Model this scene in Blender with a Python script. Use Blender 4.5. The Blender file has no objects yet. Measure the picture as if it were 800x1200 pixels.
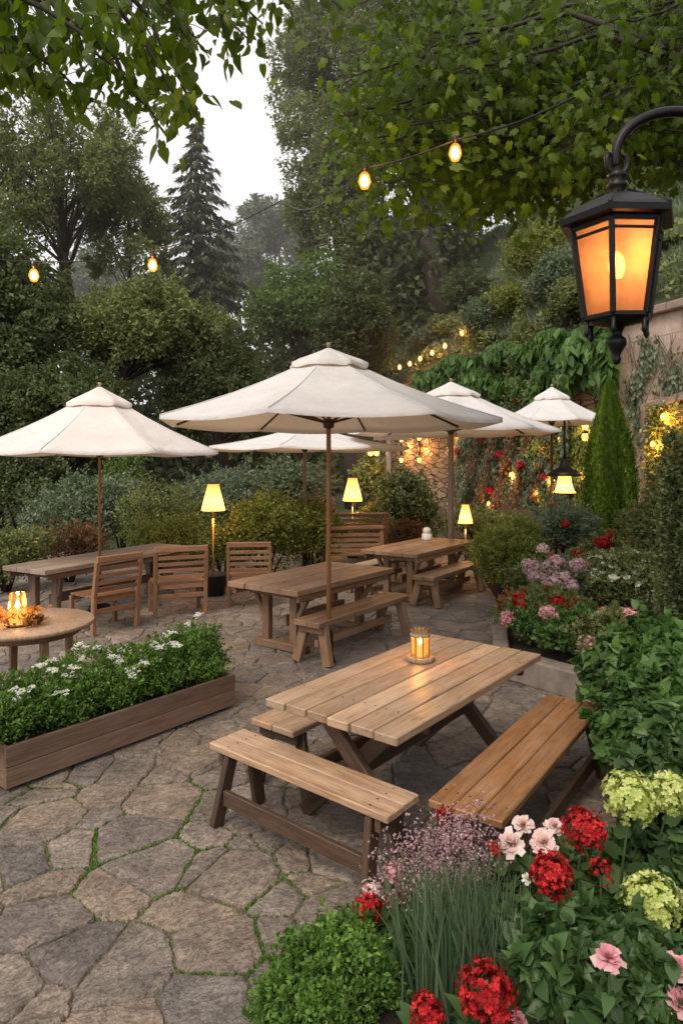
import bpy, math, random
import numpy as np
from mathutils import Vector, Matrix
random.seed(7)
RNG = np.random.default_rng(11)
scn = bpy.context.scene
COL = scn.collection
HC = 2.05; F = 780.0; HZ = 542.0

def P(px, py, z=0.0):
    d = F*(HC-z)/(py-HZ)
    return Vector(((px-400)*d/F, d, z))
def PD(px, py, d):
    return Vector(((px-400)*d/F, d, HC-(py-HZ)*d/F))
def fitrect(pts, z):
    """a,b,c,d: a-b short end, b-c long edge, c-d short end, d-a long edge"""
    q = [P(x, y, z) for x, y in pts]
    c = (q[0]+q[1]+q[2]+q[3])/4
    u = ((q[2]-q[1])+(q[3]-q[0])).normalized()
    L = ((q[2]-q[1]).length+(q[3]-q[0]).length)/2
    W = ((q[1]-q[0]).length+(q[2]-q[3]).length)/2
    return c.x, c.y, math.atan2(u.y, u.x), L, W

# ------------------------------------------------------------- object helpers
def tag(o, label=None, cat=None, group=None, kind=None):
    if label: o['label'] = label
    if cat: o['category'] = cat
    if group: o['group'] = group
    if kind: o['kind'] = kind
    return o
def thing(name, label, cat, loc=(0, 0, 0), rz=0, group=None):
    o = bpy.data.objects.new(name, None); COL.objects.link(o)
    o.location = loc; o.rotation_euler = (0, 0, rz)
    o.empty_display_size = .1
    return tag(o, label, cat, group)
def link(name, me, parent=None):
    o = bpy.data.objects.new(name, me); COL.objects.link(o)
    if parent: o.parent = parent
    return o
def copy_tree(root, label=None):
    c = root.copy(); COL.objects.link(c)
    if label: c['label'] = label
    for ch in [o for o in root.children]:
        k = ch.copy(); COL.objects.link(k); k.parent = c
        for g in ch.children:
            h = g.copy(); COL.objects.link(h); h.parent = k
    return c

def mesh_np(name, V, Fc, mat, parent=None, rnd=None, gc=None, smooth=False):
    """Fc: (m,k) int array"""
    me = bpy.data.meshes.new(name)
    V = np.asarray(V, dtype=np.float32); Fc = np.asarray(Fc, dtype=np.int32)
    m, k = Fc.shape
    me.vertices.add(len(V)); me.vertices.foreach_set('co', V.ravel())
    me.loops.add(m*k); me.loops.foreach_set('vertex_index', Fc.ravel())
    me.polygons.add(m)
    me.polygons.foreach_set('loop_start', np.arange(0, m*k, k, dtype=np.int32))
    if rnd is not None:
        a = me.attributes.new('rnd', 'FLOAT', 'POINT'); a.data.foreach_set('value', np.asarray(rnd, dtype=np.float32))
    if gc is not None:
        a = me.attributes.new('gc', 'FLOAT_VECTOR', 'POINT'); a.data.foreach_set('vector', np.asarray(gc, dtype=np.float32).ravel())
    me.update(calc_edges=True)
    if smooth: me.polygons.foreach_set('use_smooth', np.ones(m, dtype=bool))
    me.materials.append(mat)
    return link(name, me, parent)

class MB:
    def __init__(s): s.v = []; s.f = []; s.g = []; s.r = []; s.sm = []
    def add(s, verts, faces, gc, rnd, smooth=False):
        o = len(s.v)
        s.v += [tuple(v) for v in verts]; s.g += [tuple(g) for g in gc]; s.r += [rnd]*len(verts)
        s.f += [tuple(i+o for i in f) for f in faces]; s.sm += [smooth]*len(faces)
        return s
    def board(s, a, b, w, t, up=(0, 0, 1), bev=.005, seg=1, warp=0.0, taper=1.0):
        a = Vector(a); b = Vector(b); d = (b-a); L = d.length; d.normalize()
        up = Vector(up); side = up.cross(d)
        if side.length < 1e-4: side = Vector((1, 0, 0)).cross(d)
        side.normalize(); up = d.cross(side).normalized()
        bev = min(bev, w*.3, t*.3)
        off = Vector((random.random()*20, random.random()*20, random.random()*20)); rn = random.random()
        ts = [0, bev/L] + [i/seg for i in range(1, seg)] + [1-bev/L, 1]
        V = []; G = []
        ph = random.random()*6
        for k, q in enumerate(ts):
            sc = 1 if 0 < k < len(ts)-1 else 0
            ww = (w*(1+(taper-1)*q))/2; tt = t/2
            wx = warp*math.sin(q*5+ph)*.6 + (random.uniform(-warp, warp)*.5 if warp else 0); wz = warp*math.sin(q*4+ph*2)*.5
            i = bev*(1-sc)
            pts = [(-ww+i, -tt+bev), (-ww+bev, -tt+i), (ww-bev, -tt+i), (ww-i, -tt+bev), (ww-i, tt-bev), (ww-bev, tt-i), (-ww+bev, tt-i), (-ww+i, tt-bev)]
            if i: pts = [(-ww+bev, -tt+bev*1.02), (-ww+bev*1.02, -tt+bev), (ww-bev*1.02, -tt+bev), (ww-bev, -tt+bev*1.02), (ww-bev, tt-bev*1.02), (ww-bev*1.02, tt-bev), (-ww+bev*1.02, tt-bev), (-ww+bev, tt-bev*1.02)]
            c = a+d*(L*q)
            for (x, y) in pts:
                V.append(c+side*(x+wx)+up*(y+wz)); G.append(Vector((L*q, x, y))+off)
        fs = []
        n = len(ts)
        for k in range(n-1):
            for j in range(8):
                j2 = (j+1) % 8
                fs.append((k*8+j, k*8+j2, (k+1)*8+j2, (k+1)*8+j))
        fs.append(tuple(range(7, -1, -1))); fs.append(tuple((n-1)*8+j for j in range(8)))
        return s.add(V, fs, G, rn)
    def box(s, c, dx, dy, dz, bev=.004):
        c = Vector(c)
        return s.board(c-Vector((dx/2, 0, 0)), c+Vector((dx/2, 0, 0)), dy, dz, bev=bev)
    def tube(s, pts, rad, n=8, cap=True, rnd=None):
        pts = [Vector(p) for p in pts]
        if not hasattr(rad, '__len__'): rad = [rad]*len(pts)
        V = []; G = []; fs = []; L = 0
        off = Vector((random.random()*20, random.random()*20, 0))
        prev = None
        for i, p in enumerate(pts):
            d = (pts[min(i+1, len(pts)-1)]-pts[max(i-1, 0)])
            d = d.normalized() if d.length > 1e-9 else Vector((0, 0, 1))
            if prev is None:
                x = d.cross(Vector((0, 0, 1)))
                if x.length < .1: x = d.cross(Vector((1, 0, 0)))
            else: x = prev-d*prev.dot(d)
            x.normalize(); prev = x; y = d.cross(x)
            if i: L += (p-pts[i-1]).length
            for k in range(n):
                t = 2*math.pi*k/n
                V.append(p+(x*math.cos(t)+y*math.sin(t))*rad[i]); G.append(Vector((L, math.cos(t)*rad[i], math.sin(t)*rad[i]))+off)
        for i in range(len(pts)-1):
            for k in range(n):
                k2 = (k+1) % n
                fs.append((i*n+k, i*n+k2, (i+1)*n+k2, (i+1)*n+k))
        if cap:
            fs.append(tuple(range(n-1, -1, -1))); fs.append(tuple((len(pts)-1)*n+k for k in range(n)))
        return s.add(V, fs, G, random.random() if rnd is None else rnd, True)
    def lathe(s, prof, c=(0, 0, 0), n=24, smooth=True, rot=0.0, sweep=1.0):
        V = []; G = []; fs = []
        c = Vector(c)
        for (r, z) in prof:
            for k in range(n):
                t = 2*math.pi*k/n+rot
                V.append(c+Vector((r*math.cos(t), r*math.sin(t), z))); G.append((z+5, r*math.cos(t), r*math.sin(t)))
        for i in range(len(prof)-1):
            for k in range(n):
                k2 = (k+1) % n
                fs.append((i*n+k, i*n+k2, (i+1)*n+k2, (i+1)*n+k))
        if prof[0][0] > 1e-6: fs.append(tuple(range(n-1, -1, -1)))
        if prof[-1][0] > 1e-6: fs.append(tuple((len(prof)-1)*n+k for k in range(n)))
        return s.add(V, fs, G, random.random(), smooth)
    def obj(s, name, mat, parent=None):
        me = bpy.data.meshes.new(name)
        me.from_pydata(s.v, [], s.f)
        a = me.attributes.new('gc', 'FLOAT_VECTOR', 'POINT'); a.data.foreach_set('vector', np.array(s.g, dtype=np.float32).ravel())
        a = me.attributes.new('rnd', 'FLOAT', 'POINT'); a.data.foreach_set('value', np.array(s.r, dtype=np.float32))
        me.polygons.foreach_set('use_smooth', s.sm)
        me.materials.append(mat); me.update()
        return link(name, me, parent)

# ------------------------------------------------------------- materials
class NT:
    def __init__(s, name):
        s.m = bpy.data.materials.new(name); s.m.use_nodes = True
        s.t = s.m.node_tree; s.t.nodes.clear()
        s.out = s.t.nodes.new('ShaderNodeOutputMaterial')
    def n(s, typ, **kw):
        nd = s.t.nodes.new('ShaderNode'+typ)
        for k, v in kw.items():
            if k.startswith('i_'):
                key = k[2:]
                key = int(key) if key.isdigit() else key.replace('_', ' ')
                if isinstance(v, bpy.types.NodeSocket): s.t.links.new(v, nd.inputs[key])
                else: nd.inputs[key].default_value = v
            else: setattr(nd, k, v)
        return nd
    def attr(s, name): return s.n('Attribute', attribute_name=name)
    def ramp(s, fac, stops, interp='LINEAR'):
        r = s.n('ValToRGB'); s.t.links.new(fac, r.inputs[0])
        r.color_ramp.interpolation = interp
        e = r.color_ramp.elements
        while len(e) < len(stops): e.new(.5)
        for k, (p, c) in enumerate(stops):
            e[k].position = p
            e[k].color = (c, c, c, 1) if not hasattr(c, '__len__') else (*c, 1)
        return r.outputs[0]
    def mix(s, fac, a, b, mode='MIX'):
        m = s.n('MixRGB', blend_type=mode)
        for k, v in ((0, fac), (1, a), (2, b)):
            if isinstance(v, bpy.types.NodeSocket): s.t.links.new(v, m.inputs[k])
            else: m.inputs[k].default_value = v if k == 0 else (*v, 1)
        return m.outputs[0]
    def mp(s, vec, scale, loc=(0, 0, 0)):
        return s.n('Mapping', i_Vector=vec, i_Scale=scale, i_Location=loc).outputs[0]
    def noise(s, vec, scale, detail=4, rough=.6, dist=0):
        return s.n('TexNoise', i_Vector=vec, i_Scale=scale, i_Detail=detail, i_Roughness=rough, i_Distortion=dist).outputs[0]
    def math(s, op, a, b=0.0):
        m = s.n('Math', operation=op)
        for k, v in ((0, a), (1, b)):
            if isinstance(v, bpy.types.NodeSocket): s.t.links.new(v, m.inputs[k])
            else: m.inputs[k].default_value = v
        return m.outputs[0]
    def bump(s, h, strength, dist=.01, normal=None):
        b = s.n('Bump', i_Height=h, i_Strength=strength, i_Distance=dist)
        if normal: s.t.links.new(normal, b.inputs['Normal'])
        return b.outputs[0]
    def bsdf(s, **kw): return s.n('BsdfPrincipled', **kw)
    def done(s, sh):
        s.t.links.new(sh, s.out.inputs[0]); return s.m

def wood(name, dark, light, rough=.5, wear=.35, weather=(.33, .29, .25)):
    N = NT(name); g = N.attr('gc').outputs['Vector']; r = N.attr('rnd').outputs['Fac']
    big = N.noise(N.mp(g, (1.2, 9, 9)), 1.6, 5, .6, .6)
    fine = N.noise(N.mp(g, (3, 75, 75)), 2.0, 4, .7, .2)
    mid = N.noise(N.mp(g, (2.0, 22, 22)), 1.5, 3, .6, 1.2)
    c = N.ramp(big, [(.3, dark), (.72, light)])
    c = N.mix(.55, c, N.ramp(mid, [(.3, dark), (.6, light)]))
    f = N.ramp(fine, [(.32, .45), (.55, 1.0)])
    c = N.mix(.75, c, f, 'MULTIPLY')
    blot = N.noise(g, 2.3, 3, .6)
    c = N.mix(N.math('MULTIPLY', N.ramp(blot, [(.42, 0.0), (.7, 1.0)]), wear), c, weather)
    # knots
    v = N.n('TexVoronoi', i_Vector=N.mp(g, (2.2, 7, 7)), i_Scale=1.0)
    kn = N.ramp(v.outputs['Distance'], [(.05, .35), (.13, 1.0)])
    c = N.mix(.7, c, kn, 'MULTIPLY')
    c = N.mix(1.0, c, N.ramp(r, [(0, .68), (1, 1.18)]), 'MULTIPLY')
    h = N.math('ADD', fine, N.math('MULTIPLY', mid, .7))
    b = N.bsdf(i_Base_Color=c, i_Roughness=N.ramp(fine, [(.3, min(1, rough+.2)), (.7, rough-.08)]), i_Normal=N.bump(h, .55, .004))
    return N.done(b.outputs[0])

def leafmat(name, c1, c2, c3=None, trans=.35, rough=.5):
    N = NT(name); r = N.attr('rnd').outputs['Fac']
    k = {'needle_blue_green': 2.1, 'leaf_overhead_green': 1.5, 'leaf_blue_green_blade': 1.35, 'leaf_broad_deep_green': 1.4, 'leaf_boxwood': 1.5, 'leaf_dried_tan': 1.0, 'leaf_orange_tips': 1.1, 'leaf_distant_haze': 1.9, 'leaf_fresh_green': 1.9, 'leaf_ivy_green': 1.6, 'leaf_reddish': 1.5, 'leaf_cypress': 2.1, 'leaf_olive_green': 2.1, 'leaf_grey_green': 1.9}.get(name, 2.5 if name.startswith(('leaf', 'needle')) else 1.0)
    c1, c2 = [tuple(x*k for x in c) for c in (c1, c2)]; c3 = tuple(min(.8, x*k) for x in c3) if c3 else None
    st = [(0, c1), (.65, c2), (1, c3 or tuple(min(1, x*1.5) for x in c2))]
    c = N.ramp(r, st)
    b = N.bsdf(i_Base_Color=c, i_Roughness=rough)
    b.inputs['Specular IOR Level'].default_value = .3
    t = N.n('BsdfTranslucent', i_Color=N.mix(.35, c, (c2[0]*1.6, c2[1]*1.7, c2[2]*.5)))
    m = N.n('MixShader', i_0=trans, i_1=b.outputs[0], i_2=t.outputs[0])
    return N.done(m.outputs[0])

def plain(name, col, rough=.5, metal=0., nscale=30, var=.25, bump=.15):
    N = NT(name); o = N.n('TexCoord').outputs['Object']
    n = N.noise(o, nscale, 4, .6)
    c = N.mix(1, col, N.ramp(n, [(.25, 1-var), (.75, 1+var*.4)]), 'MULTIPLY')
    b = N.bsdf(i_Base_Color=c, i_Roughness=rough, i_Metallic=metal, i_Normal=N.bump(n, bump, .003))
    return N.done(b.outputs[0])

def emis(name, col, strength):
    N = NT(name)
    e = N.n('Emission', i_Color=(*col, 1), i_Strength=strength)
    return N.done(e.outputs[0])

M = {}
M['top'] = wood('warm_plank_wood', (.24, .14, .078), (.56, .375, .24), .36, .5, (.48, .38, .29))
M['bench'] = wood('orange_brown_plank_wood', (.22, .095, .035), (.48, .235, .10), .36, .35, (.42, .31, .22))
M['leg'] = wood('dark_leg_wood', (.05, .028, .018), (.13, .075, .045), .5, .2, (.12, .1, .08))
M['mid'] = wood('worn_brown_wood', (.16, .08, .04), (.38, .225, .125), .45, .5, (.36, .28, .21))
M['old'] = wood('grey_weathered_wood', (.22, .165, .12), (.48, .38, .29), .6, .6, (.46, .39, .32))
M['chair'] = wood('chair_wood', (.19, .09, .045), (.38, .2, .11), .45, .2, (.34, .24, .17))
M['planter'] = wood('planter_wood', (.125, .075, .05), (.24, .15, .10), .55, .5, (.19, .155, .13))
M['pole'] = wood('varnished_pole_wood', (.3, .14, .05), (.52, .27, .1), .3, .05)
M['greypole'] = wood('grey_post_wood', (.17, .13, .1), (.34, .27, .21), .6, .4)
M['bark'] = plain('dark_bark', (.045, .036, .028), .9, 0, 9, .5, .8)
M['iron'] = plain('black_iron', (.016, .015, .016), .42, .6, 60, .4, .3)
M['pot'] = plain('dark_planter_bucket', (.035, .038, .042), .6)
M['brass'] = plain('dull_socket', (.08, .06, .04), .4, .7)
M['white'] = plain('white_ceramic', (.75, .72, .68), .4)

def fabric():
    N = NT('umbrella_canvas'); o = N.n('TexCoord').outputs['Object']
    n = N.noise(o, 2.2, 4, .6); w = N.noise(o, 320, 2, .5); fo = N.noise(N.mp(o, (1, 1, 2.5)), 5.5, 3, .5, .5)
    c = N.ramp(n, [(.3, (.72, .725, .73)), (.7, (.85, .86, .875))])
    h = N.math('ADD', N.math('MULTIPLY', w, .15), fo)
    d = N.n('BsdfDiffuse', i_Color=c, i_Normal=N.bump(h, .7, .03))
    t = N.n('BsdfTranslucent', i_Color=(.78, .58, .38, 1))
    return N.done(N.n('MixShader', i_0=.24, i_1=d.outputs[0], i_2=t.outputs[0]).outputs[0])
M['canvas'] = fabric()

def shademat(name, s=2.2):
    N = NT(name); o = N.n('TexCoord').outputs['Generated']
    z = N.n('SeparateXYZ', i_0=o).outputs[2]
    c = N.ramp(z, [(0, (1, .42, .07)), (.35, (1, .66, .24)), (1, (1, .46, .09))])
    st = N.ramp(z, [(0, .5), (.4, 1.0), (1, .55)])
    e = N.n('Emission', i_Color=c, i_Strength=N.math('MULTIPLY', st, s))
    t = N.n('BsdfTranslucent', i_Color=(.9, .7, .4, 1))
    return N.done(N.n('AddShader', i_0=e.outputs[0], i_1=t.outputs[0]).outputs[0])
M['shade'] = shademat('lamp_shade_lit', 1.5)
M['bellshade'] = shademat('bell_shade_lit', 1.5)
M['bulb'] = emis('glowing_bulb', (1, .46, .10), 4)
M['bulbcore'] = emis('bulb_core', (1, .66, .28), 9)
def glowshell():
    N = NT('orange_glow_shell')
    return N.done(N.n('AddShader', i_0=N.n('BsdfTransparent', i_Color=(1, .75, .5, 1)).outputs[0], i_1=N.n('Emission', i_Color=(1, .27, .03, 1), i_Strength=1.3).outputs[0]).outputs[0])  # glow around the bulb core, put into an emissive outer shell
M['glow_shell'] = glowshell()
M['flame'] = emis('candle_flame', (1, .62, .22), 26)

def paneglass():
    N = NT('amber_frosted_glass'); o = N.n('TexCoord').outputs['Object']
    n = N.noise(o, 9, 4, .6)
    c = N.ramp(n, [(.3, (.66, .27, .09)), (.7, (.88, .45, .2))])
    t = N.n('BsdfTranslucent', i_Color=c)
    e = N.n('Emission', i_Color=(1, .36, .07, 1), i_Strength=N.ramp(n, [(.3, .10), (.7, .24)]))
    g = N.n('BsdfGlossy', i_Roughness=.25, i_Color=(.8, .8, .8, 1))
    tr = N.n('BsdfTransparent', i_Color=(1, .62, .3, 1))
    a = N.n('AddShader', i_0=t.outputs[0], i_1=e.outputs[0])
    b = N.n('MixShader', i_0=.36, i_1=a.outputs[0], i_2=tr.outputs[0])
    return N.done(N.n('MixShader', i_0=.06, i_1=b.outputs[0], i_2=g.outputs[0]).outputs[0])
M['pane'] = paneglass()
def clearglass(name='thin_clear_glass', tint=(1, .85, .6)):
    N = NT(name)
    tr = N.n('BsdfTransparent', i_Color=(*tint, 1)); g = N.n('BsdfGlossy', i_Roughness=.08, i_Color=(1, .9, .8, 1))
    e = N.n('Emission', i_Color=(1, .5, .12, 1), i_Strength=.22)
    lw = N.n('LayerWeight', i_Blend=.3).outputs['Fresnel']
    a = N.n('MixShader', i_0=lw, i_1=tr.outputs[0], i_2=g.outputs[0])
    return N.done(N.n('AddShader', i_0=a.outputs[0], i_1=e.outputs[0]).outputs[0])
M['glass'] = clearglass()
M['wax'] = emis('lit_wax', (1, .42, .1), 1.6)
M['amber'] = plain('amber_slat', (.5, .2, .05), .3)
M['rawwood'] = wood('tray_wood', (.22, .15, .1), (.45, .34, .24), .5, .3)

def stonemat():
    N = NT('flagstone'); o = N.n('TexCoord').outputs['Object']; r = N.attr('rnd').outputs['Fac']; g = N.attr('gc').outputs['Vector']
    c = N.ramp(r, [(0, (.21, .195, .19)), (.18, (.32, .28, .25)), (.36, (.24, .235, .235)), (.52, (.38, .315, .255)), (.7, (.285, .26, .24)), (.85, (.35, .305, .27)), (1, (.43, .385, .35))])
    n1 = N.noise(o, 3.2, 6, .65, .4); n2 = N.noise(o, 34, 6, .75); n3 = N.noise(N.mp(g, (1, 1, 1)), 9, 7, .7, .5)
    c = N.mix(.8, c, N.ramp(n1, [(.28, (.52, .48, .44)), (.7, (1.25, 1.16, 1.06))]), 'MULTIPLY')
    c = N.mix(.85, c, N.ramp(n2, [(.3, .4), (.62, 1.2)]), 'MULTIPLY')
    c = N.mix(.6, c, N.ramp(n3, [(.34, .5), (.58, 1.12)]), 'MULTIPLY')
    ve = N.n('TexVoronoi', i_Vector=N.mix(.12, g, n3), i_Scale=7.0, feature='F1').outputs['Distance']
    lay = N.noise(N.mp(g, (4, 8, 4)), 1.5, 8, .7, .6)
    ridg = N.ramp(lay, [(.34, 0.), (.40, .3), (.455, .35), (.48, .62), (.56, .7), (.6, 1.0)])
    lich = N.ramp(N.noise(o, 14, 5, .7), [(.6, 0.0), (.68, 1.0)])
    c = N.mix(N.math('MULTIPLY', lich, .35), c, (.33, .32, .27))
    h = N.math('ADD', N.math('MULTIPLY', ridg, .8), N.math('ADD', N.math('MULTIPLY', n2, .55), N.math('ADD', N.math('MULTIPLY', n3, 1.1), N.math('MULTIPLY', ve, .4))))
    rg = N.ramp(n1, [(.3, .55), (.7, .82)])
    b = N.bsdf(i_Base_Color=c, i_Roughness=rg, i_Normal=N.bump(h, 1.0, .022))
    return N.done(b.outputs[0])
M['stone'] = stonemat()
def soilmat(name, c1, c2, c3, sc=4):
    N = NT(name); o = N.n('TexCoord').outputs['Object']
    a = N.noise(o, sc, 5, .65); b2 = N.noise(o, sc*22, 4, .7)
    c = N.ramp(a, [(.35, c1), (.55, c2), (.68, c3)])
    c = N.mix(.8, c, N.ramp(b2, [(.3, .4), (.65, 1.15)]), 'MULTIPLY')
    return N.done(N.bsdf(i_Base_Color=c, i_Roughness=.95, i_Normal=N.bump(b2, 1, .02)).outputs[0])
M['joint'] = soilmat('joint_soil_moss', (.17, .14, .11), (.18, .145, .11), (.12, .125, .06), 1.3)
M['soil'] = soilmat('dark_soil', (.03, .022, .016), (.045, .033, .022), (.03, .04, .015))
M['hill'] = soilmat('hill_ground', (.035, .045, .02), (.05, .06, .025), (.07, .07, .035), .6)

def plastermat():
    N = NT('old_pink_plaster_stone'); o = N.n('TexCoord').outputs['Object']
    g = N.attr('gc').outputs['Vector']
    a = N.noise(o, .8, 6, .65); b2 = N.noise(o, 7, 6, .7)
    c = N.ramp(a, [(.3, (.36, .25, .2)), (.5, (.5, .38, .31)), (.7, (.58, .47, .4))])
    c = N.mix(.6, c, N.ramp(b2, [(.3, .62), (.65, 1.1)]), 'MULTIPLY')
    br = N.n('TexBrick', i_Vector=N.mp(g, (1, 1, 1)), i_Scale=1.0, i_Mortar_Size=.018, i_Brick_Width=.9, i_Row_Height=.42, i_Mortar_Smooth=.4)
    br.inputs['Color1'].default_value = (1, .97, .94, 1); br.inputs['Color2'].default_value = (.8, .76, .74, 1); br.inputs['Mortar'].default_value = (.6, .55, .52, 1)
    c = N.mix(.55, c, br.outputs[0], 'MULTIPLY')
    h = N.math('ADD', b2, N.math('MULTIPLY', br.outputs[1], -.6))
    return N.done(N.bsdf(i_Base_Color=c, i_Roughness=.9, i_Normal=N.bump(h, .6, .03)).outputs[0])
M['plaster'] = plastermat()
def rubblemat():
    N = NT('stacked_stone'); g = N.attr('gc').outputs['Vector']
    nz = N.n('TexNoise', i_Vector=g, i_Scale=2.2, i_Detail=3).outputs['Color']
    gv = N.mp(N.mix(.1, g, nz), (1.7, 5.2, 1))
    v = N.n('TexVoronoi', i_Vector=gv, i_Scale=1.3); e = N.n('TexVoronoi', i_Vector=gv, i_Scale=1.3, feature='DISTANCE_TO_EDGE').outputs['Distance']
    cv = N.n('SeparateXYZ', i_0=v.outputs['Color']).outputs[0]
    c = N.ramp(cv, [(0, (.17, .125, .09)), (.5, (.30, .225, .155)), (1, (.42, .33, .24))])
    j = N.ramp(e, [(.0, .12), (.07, 1.0)])
    n = N.noise(g, 11, 6, .7)
    c = N.mix(1, N.mix(.8, c, N.ramp(n, [(.3, .5), (.65, 1.2)]), 'MULTIPLY'), j, 'MULTIPLY')
    h = N.math('ADD', N.math('MULTIPLY', j, 1.2), N.math('ADD', n, N.math('MULTIPLY', cv, .6)))
    return N.done(N.bsdf(i_Base_Color=c, i_Roughness=.9, i_Normal=N.bump(h, 1.0, .06)).outputs[0])
M['rubble'] = rubblemat()
M['coping'] = plain('coping_stone', (.3, .23, .19), .85, 0, 5, .4, .5)
M['curb'] = plain('concrete_edging', (.27, .23, .2), .9, 0, 6, .5, .6)

# foliage materials
M['lf_oak'] = leafmat('leaf_tree_green', (.036, .044, .018), (.088, .105, .04), (.14, .16, .062))
M['lf_dark'] = leafmat('leaf_dark_green', (.020, .027, .012), (.048, .062, .026), (.08, .098, .042))
M['lf_fresh'] = leafmat('leaf_fresh_green', (.034, .055, .018), (.09, .135, .04), (.15, .21, .07))
M['lf_vine'] = leafmat('leaf_ivy_green', (.02, .045, .012), (.05, .105, .025), (.095, .17, .04), .25)
M['lf_grey'] = leafmat('leaf_grey_green', (.045, .06, .04), (.10, .13, .085), (.17, .20, .14))
M['lf_olive'] = leafmat('leaf_olive_green', (.05, .06, .014), (.12, .14, .035), (.21, .22, .06))
M['lf_needle'] = leafmat('needle_blue_green', (.014, .019, .011), (.034, .043, .024), (.06, .072, .04), .1, .8)
M['lf_haze'] = leafmat('leaf_distant_haze', (.05, .066, .05), (.085, .108, .08), (.12, .145, .11), .2)  # distance haze put into the leaf colour as a paler, greyer green
M['lf_top'] = leafmat('leaf_overhead_green', (.018, .036, .004), (.075, .12, .008), (.24, .29, .015), .55, .45)
M['lf_box'] = leafmat('leaf_boxwood', (.03, .065, .012), (.085, .165, .03), (.17, .28, .06), .3)
M['lf_plum'] = leafmat('leaf_reddish', (.06, .035, .02), (.14, .085, .05), (.28, .13, .09))
M['lf_hyd'] = leafmat('leaf_broad_deep_green', (.018, .042, .012), (.045, .09, .028), (.085, .15, .05), .25, .4)
M['lf_strap'] = leafmat('leaf_blue_green_blade', (.03, .055, .028), (.07, .11, .06), (.13, .18, .10), .25)
M['lf_cyp'] = leafmat('leaf_cypress', (.03, .055, .01), (.085, .14, .02), (.18, .25, .04), .2)
M['lf_orange'] = leafmat('leaf_orange_tips', (.2, .07, .02), (.42, .16, .04), (.6, .28, .07))
M['lf_dry'] = leafmat('leaf_dried_tan', (.25, .12, .04), (.5, .28, .1), (.7, .45, .2))
M['p_red'] = leafmat('petal_red', (.10, .003, .005), (.36, .008, .012), (.62, .03, .03), .25, .65)
M['p_pink'] = leafmat('petal_pink', (.5, .15, .22), (.7, .33, .4), (.85, .55, .58), .3, .6)
M['p_pale'] = leafmat('petal_pale_pink', (.6, .35, .36), (.78, .58, .58), (.88, .76, .74), .3, .6)
M['p_white'] = leafmat('petal_white', (.6, .62, .55), (.8, .82, .76), (.9, .9, .88), .3, .6)
M['p_lime'] = leafmat('petal_lime', (.28, .36, .07), (.5, .58, .17), (.68, .72, .32), .3, .6)
M['p_lilac'] = leafmat('petal_lilac', (.34, .19, .25), (.55, .36, .42), (.74, .58, .61), .3, .6)
M['stem'] = plain('green_stem', (.045, .075, .02), .7)
M['twig'] = plain('brown_twig', (.035, .026, .018), .85, 0, 30, .4)

# ------------------------------------------------------------- foliage
def tm(v, f): return np.array(v, float), np.array(f, int)
TQ = tm([(0, 0, 0), (.5, .27, .07), (1, 0, -.05), (.5, -.27, .07)], [(0, 2, 1), (0, 3, 2)])
TN = tm([(0, -.035, 0), (0, .035, 0), (1, 0, -.05)], [(0, 1, 2)])
TS = tm([(0, -.1, 0), (0, .1, 0), (.6, .13, -.06), (.6, -.13, -.06), (1, 0, -.16)], [(0, 1, 2), (0, 2, 3), (3, 2, 4)])
TH = tm([(0, 0, 0), (.5, 0, -.02), (1.05, 0, -.16), (-.12, .2, .03), (.08, .42, .06), (.42, .40, .04), (.76, .2, -.04), (-.12, -.2, .03), (.08, -.42, .06), (.42, -.40, .04), (.76, -.2, -.04)],
        [(0, 3, 4), (0, 4, 1), (1, 4, 5), (1, 5, 6), (1, 6, 2), (0, 8, 7), (0, 1, 8), (1, 9, 8), (1, 10, 9), (1, 2, 10)])
_mo = []
for a, r in [(180, .12), (150, .45), (125, .42), (100, .62), (78, .5), (58, .72), (38, .82), (24, .62), (10, .8), (0, 1.0)]:
    _mo.append((a, r))
_ml = [(.35+.62*r*math.cos(math.radians(a))*1.0, .62*r*math.sin(math.radians(a)), -.06*r) for a, r in _mo]
_ml2 = [(x, -y, z) for x, y, z in _ml[1:-1]][::-1]
_mv = [(.35, 0, .045)] + _ml + _ml2
TMP = tm(_mv, [(0, i+1, (i+1) % (len(_mv)-1)+1) for i in range(len(_mv)-1)])
TP = tm([(0, 0, 0), (.45, .32, .12), (.95, .25, .1), (1.0, -.25, .1), (.45, -.32, .12)], [(0, 1, 4), (1, 2, 4), (2, 3, 4)])

def nrm(a): return a/np.maximum(np.linalg.norm(a, axis=1, keepdims=True), 1e-9)
def place(Pt, T, N, S, tmpl):
    tv, tf = tmpl
    T = nrm(T); B = nrm(np.cross(N, T)); N2 = np.cross(T, B)
    S = np.asarray(S)[:, None, None]
    WF = RNG.uniform(.72, 1.18, (len(Pt), 1, 1)); CF = RNG.uniform(-.6, 3.2, (len(Pt), 1, 1))
    V = Pt[:, None, :] + S*(tv[None, :, 0, None]*T[:, None, :] + (WF*tv[None, :, 1, None])*B[:, None, :] + (CF*tv[None, :, 2, None])*N2[:, None, :])
    n = len(Pt); k = len(tv)
    Fc = tf[None]+ (np.arange(n)*k)[:, None, None]
    return V.reshape(-1, 3), Fc.reshape(-1, tf.shape[1]), k
def leafobj(name, Pt, T, N, S, R, tmpl, mat, parent=None):
    V, Fc, k = place(Pt, T, N, S, tmpl)
    return mesh_np(name, V, Fc, mat, parent, rnd=np.repeat(R, k))
def rv(n): return nrm(RNG.normal(size=(n, 3)))
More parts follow.
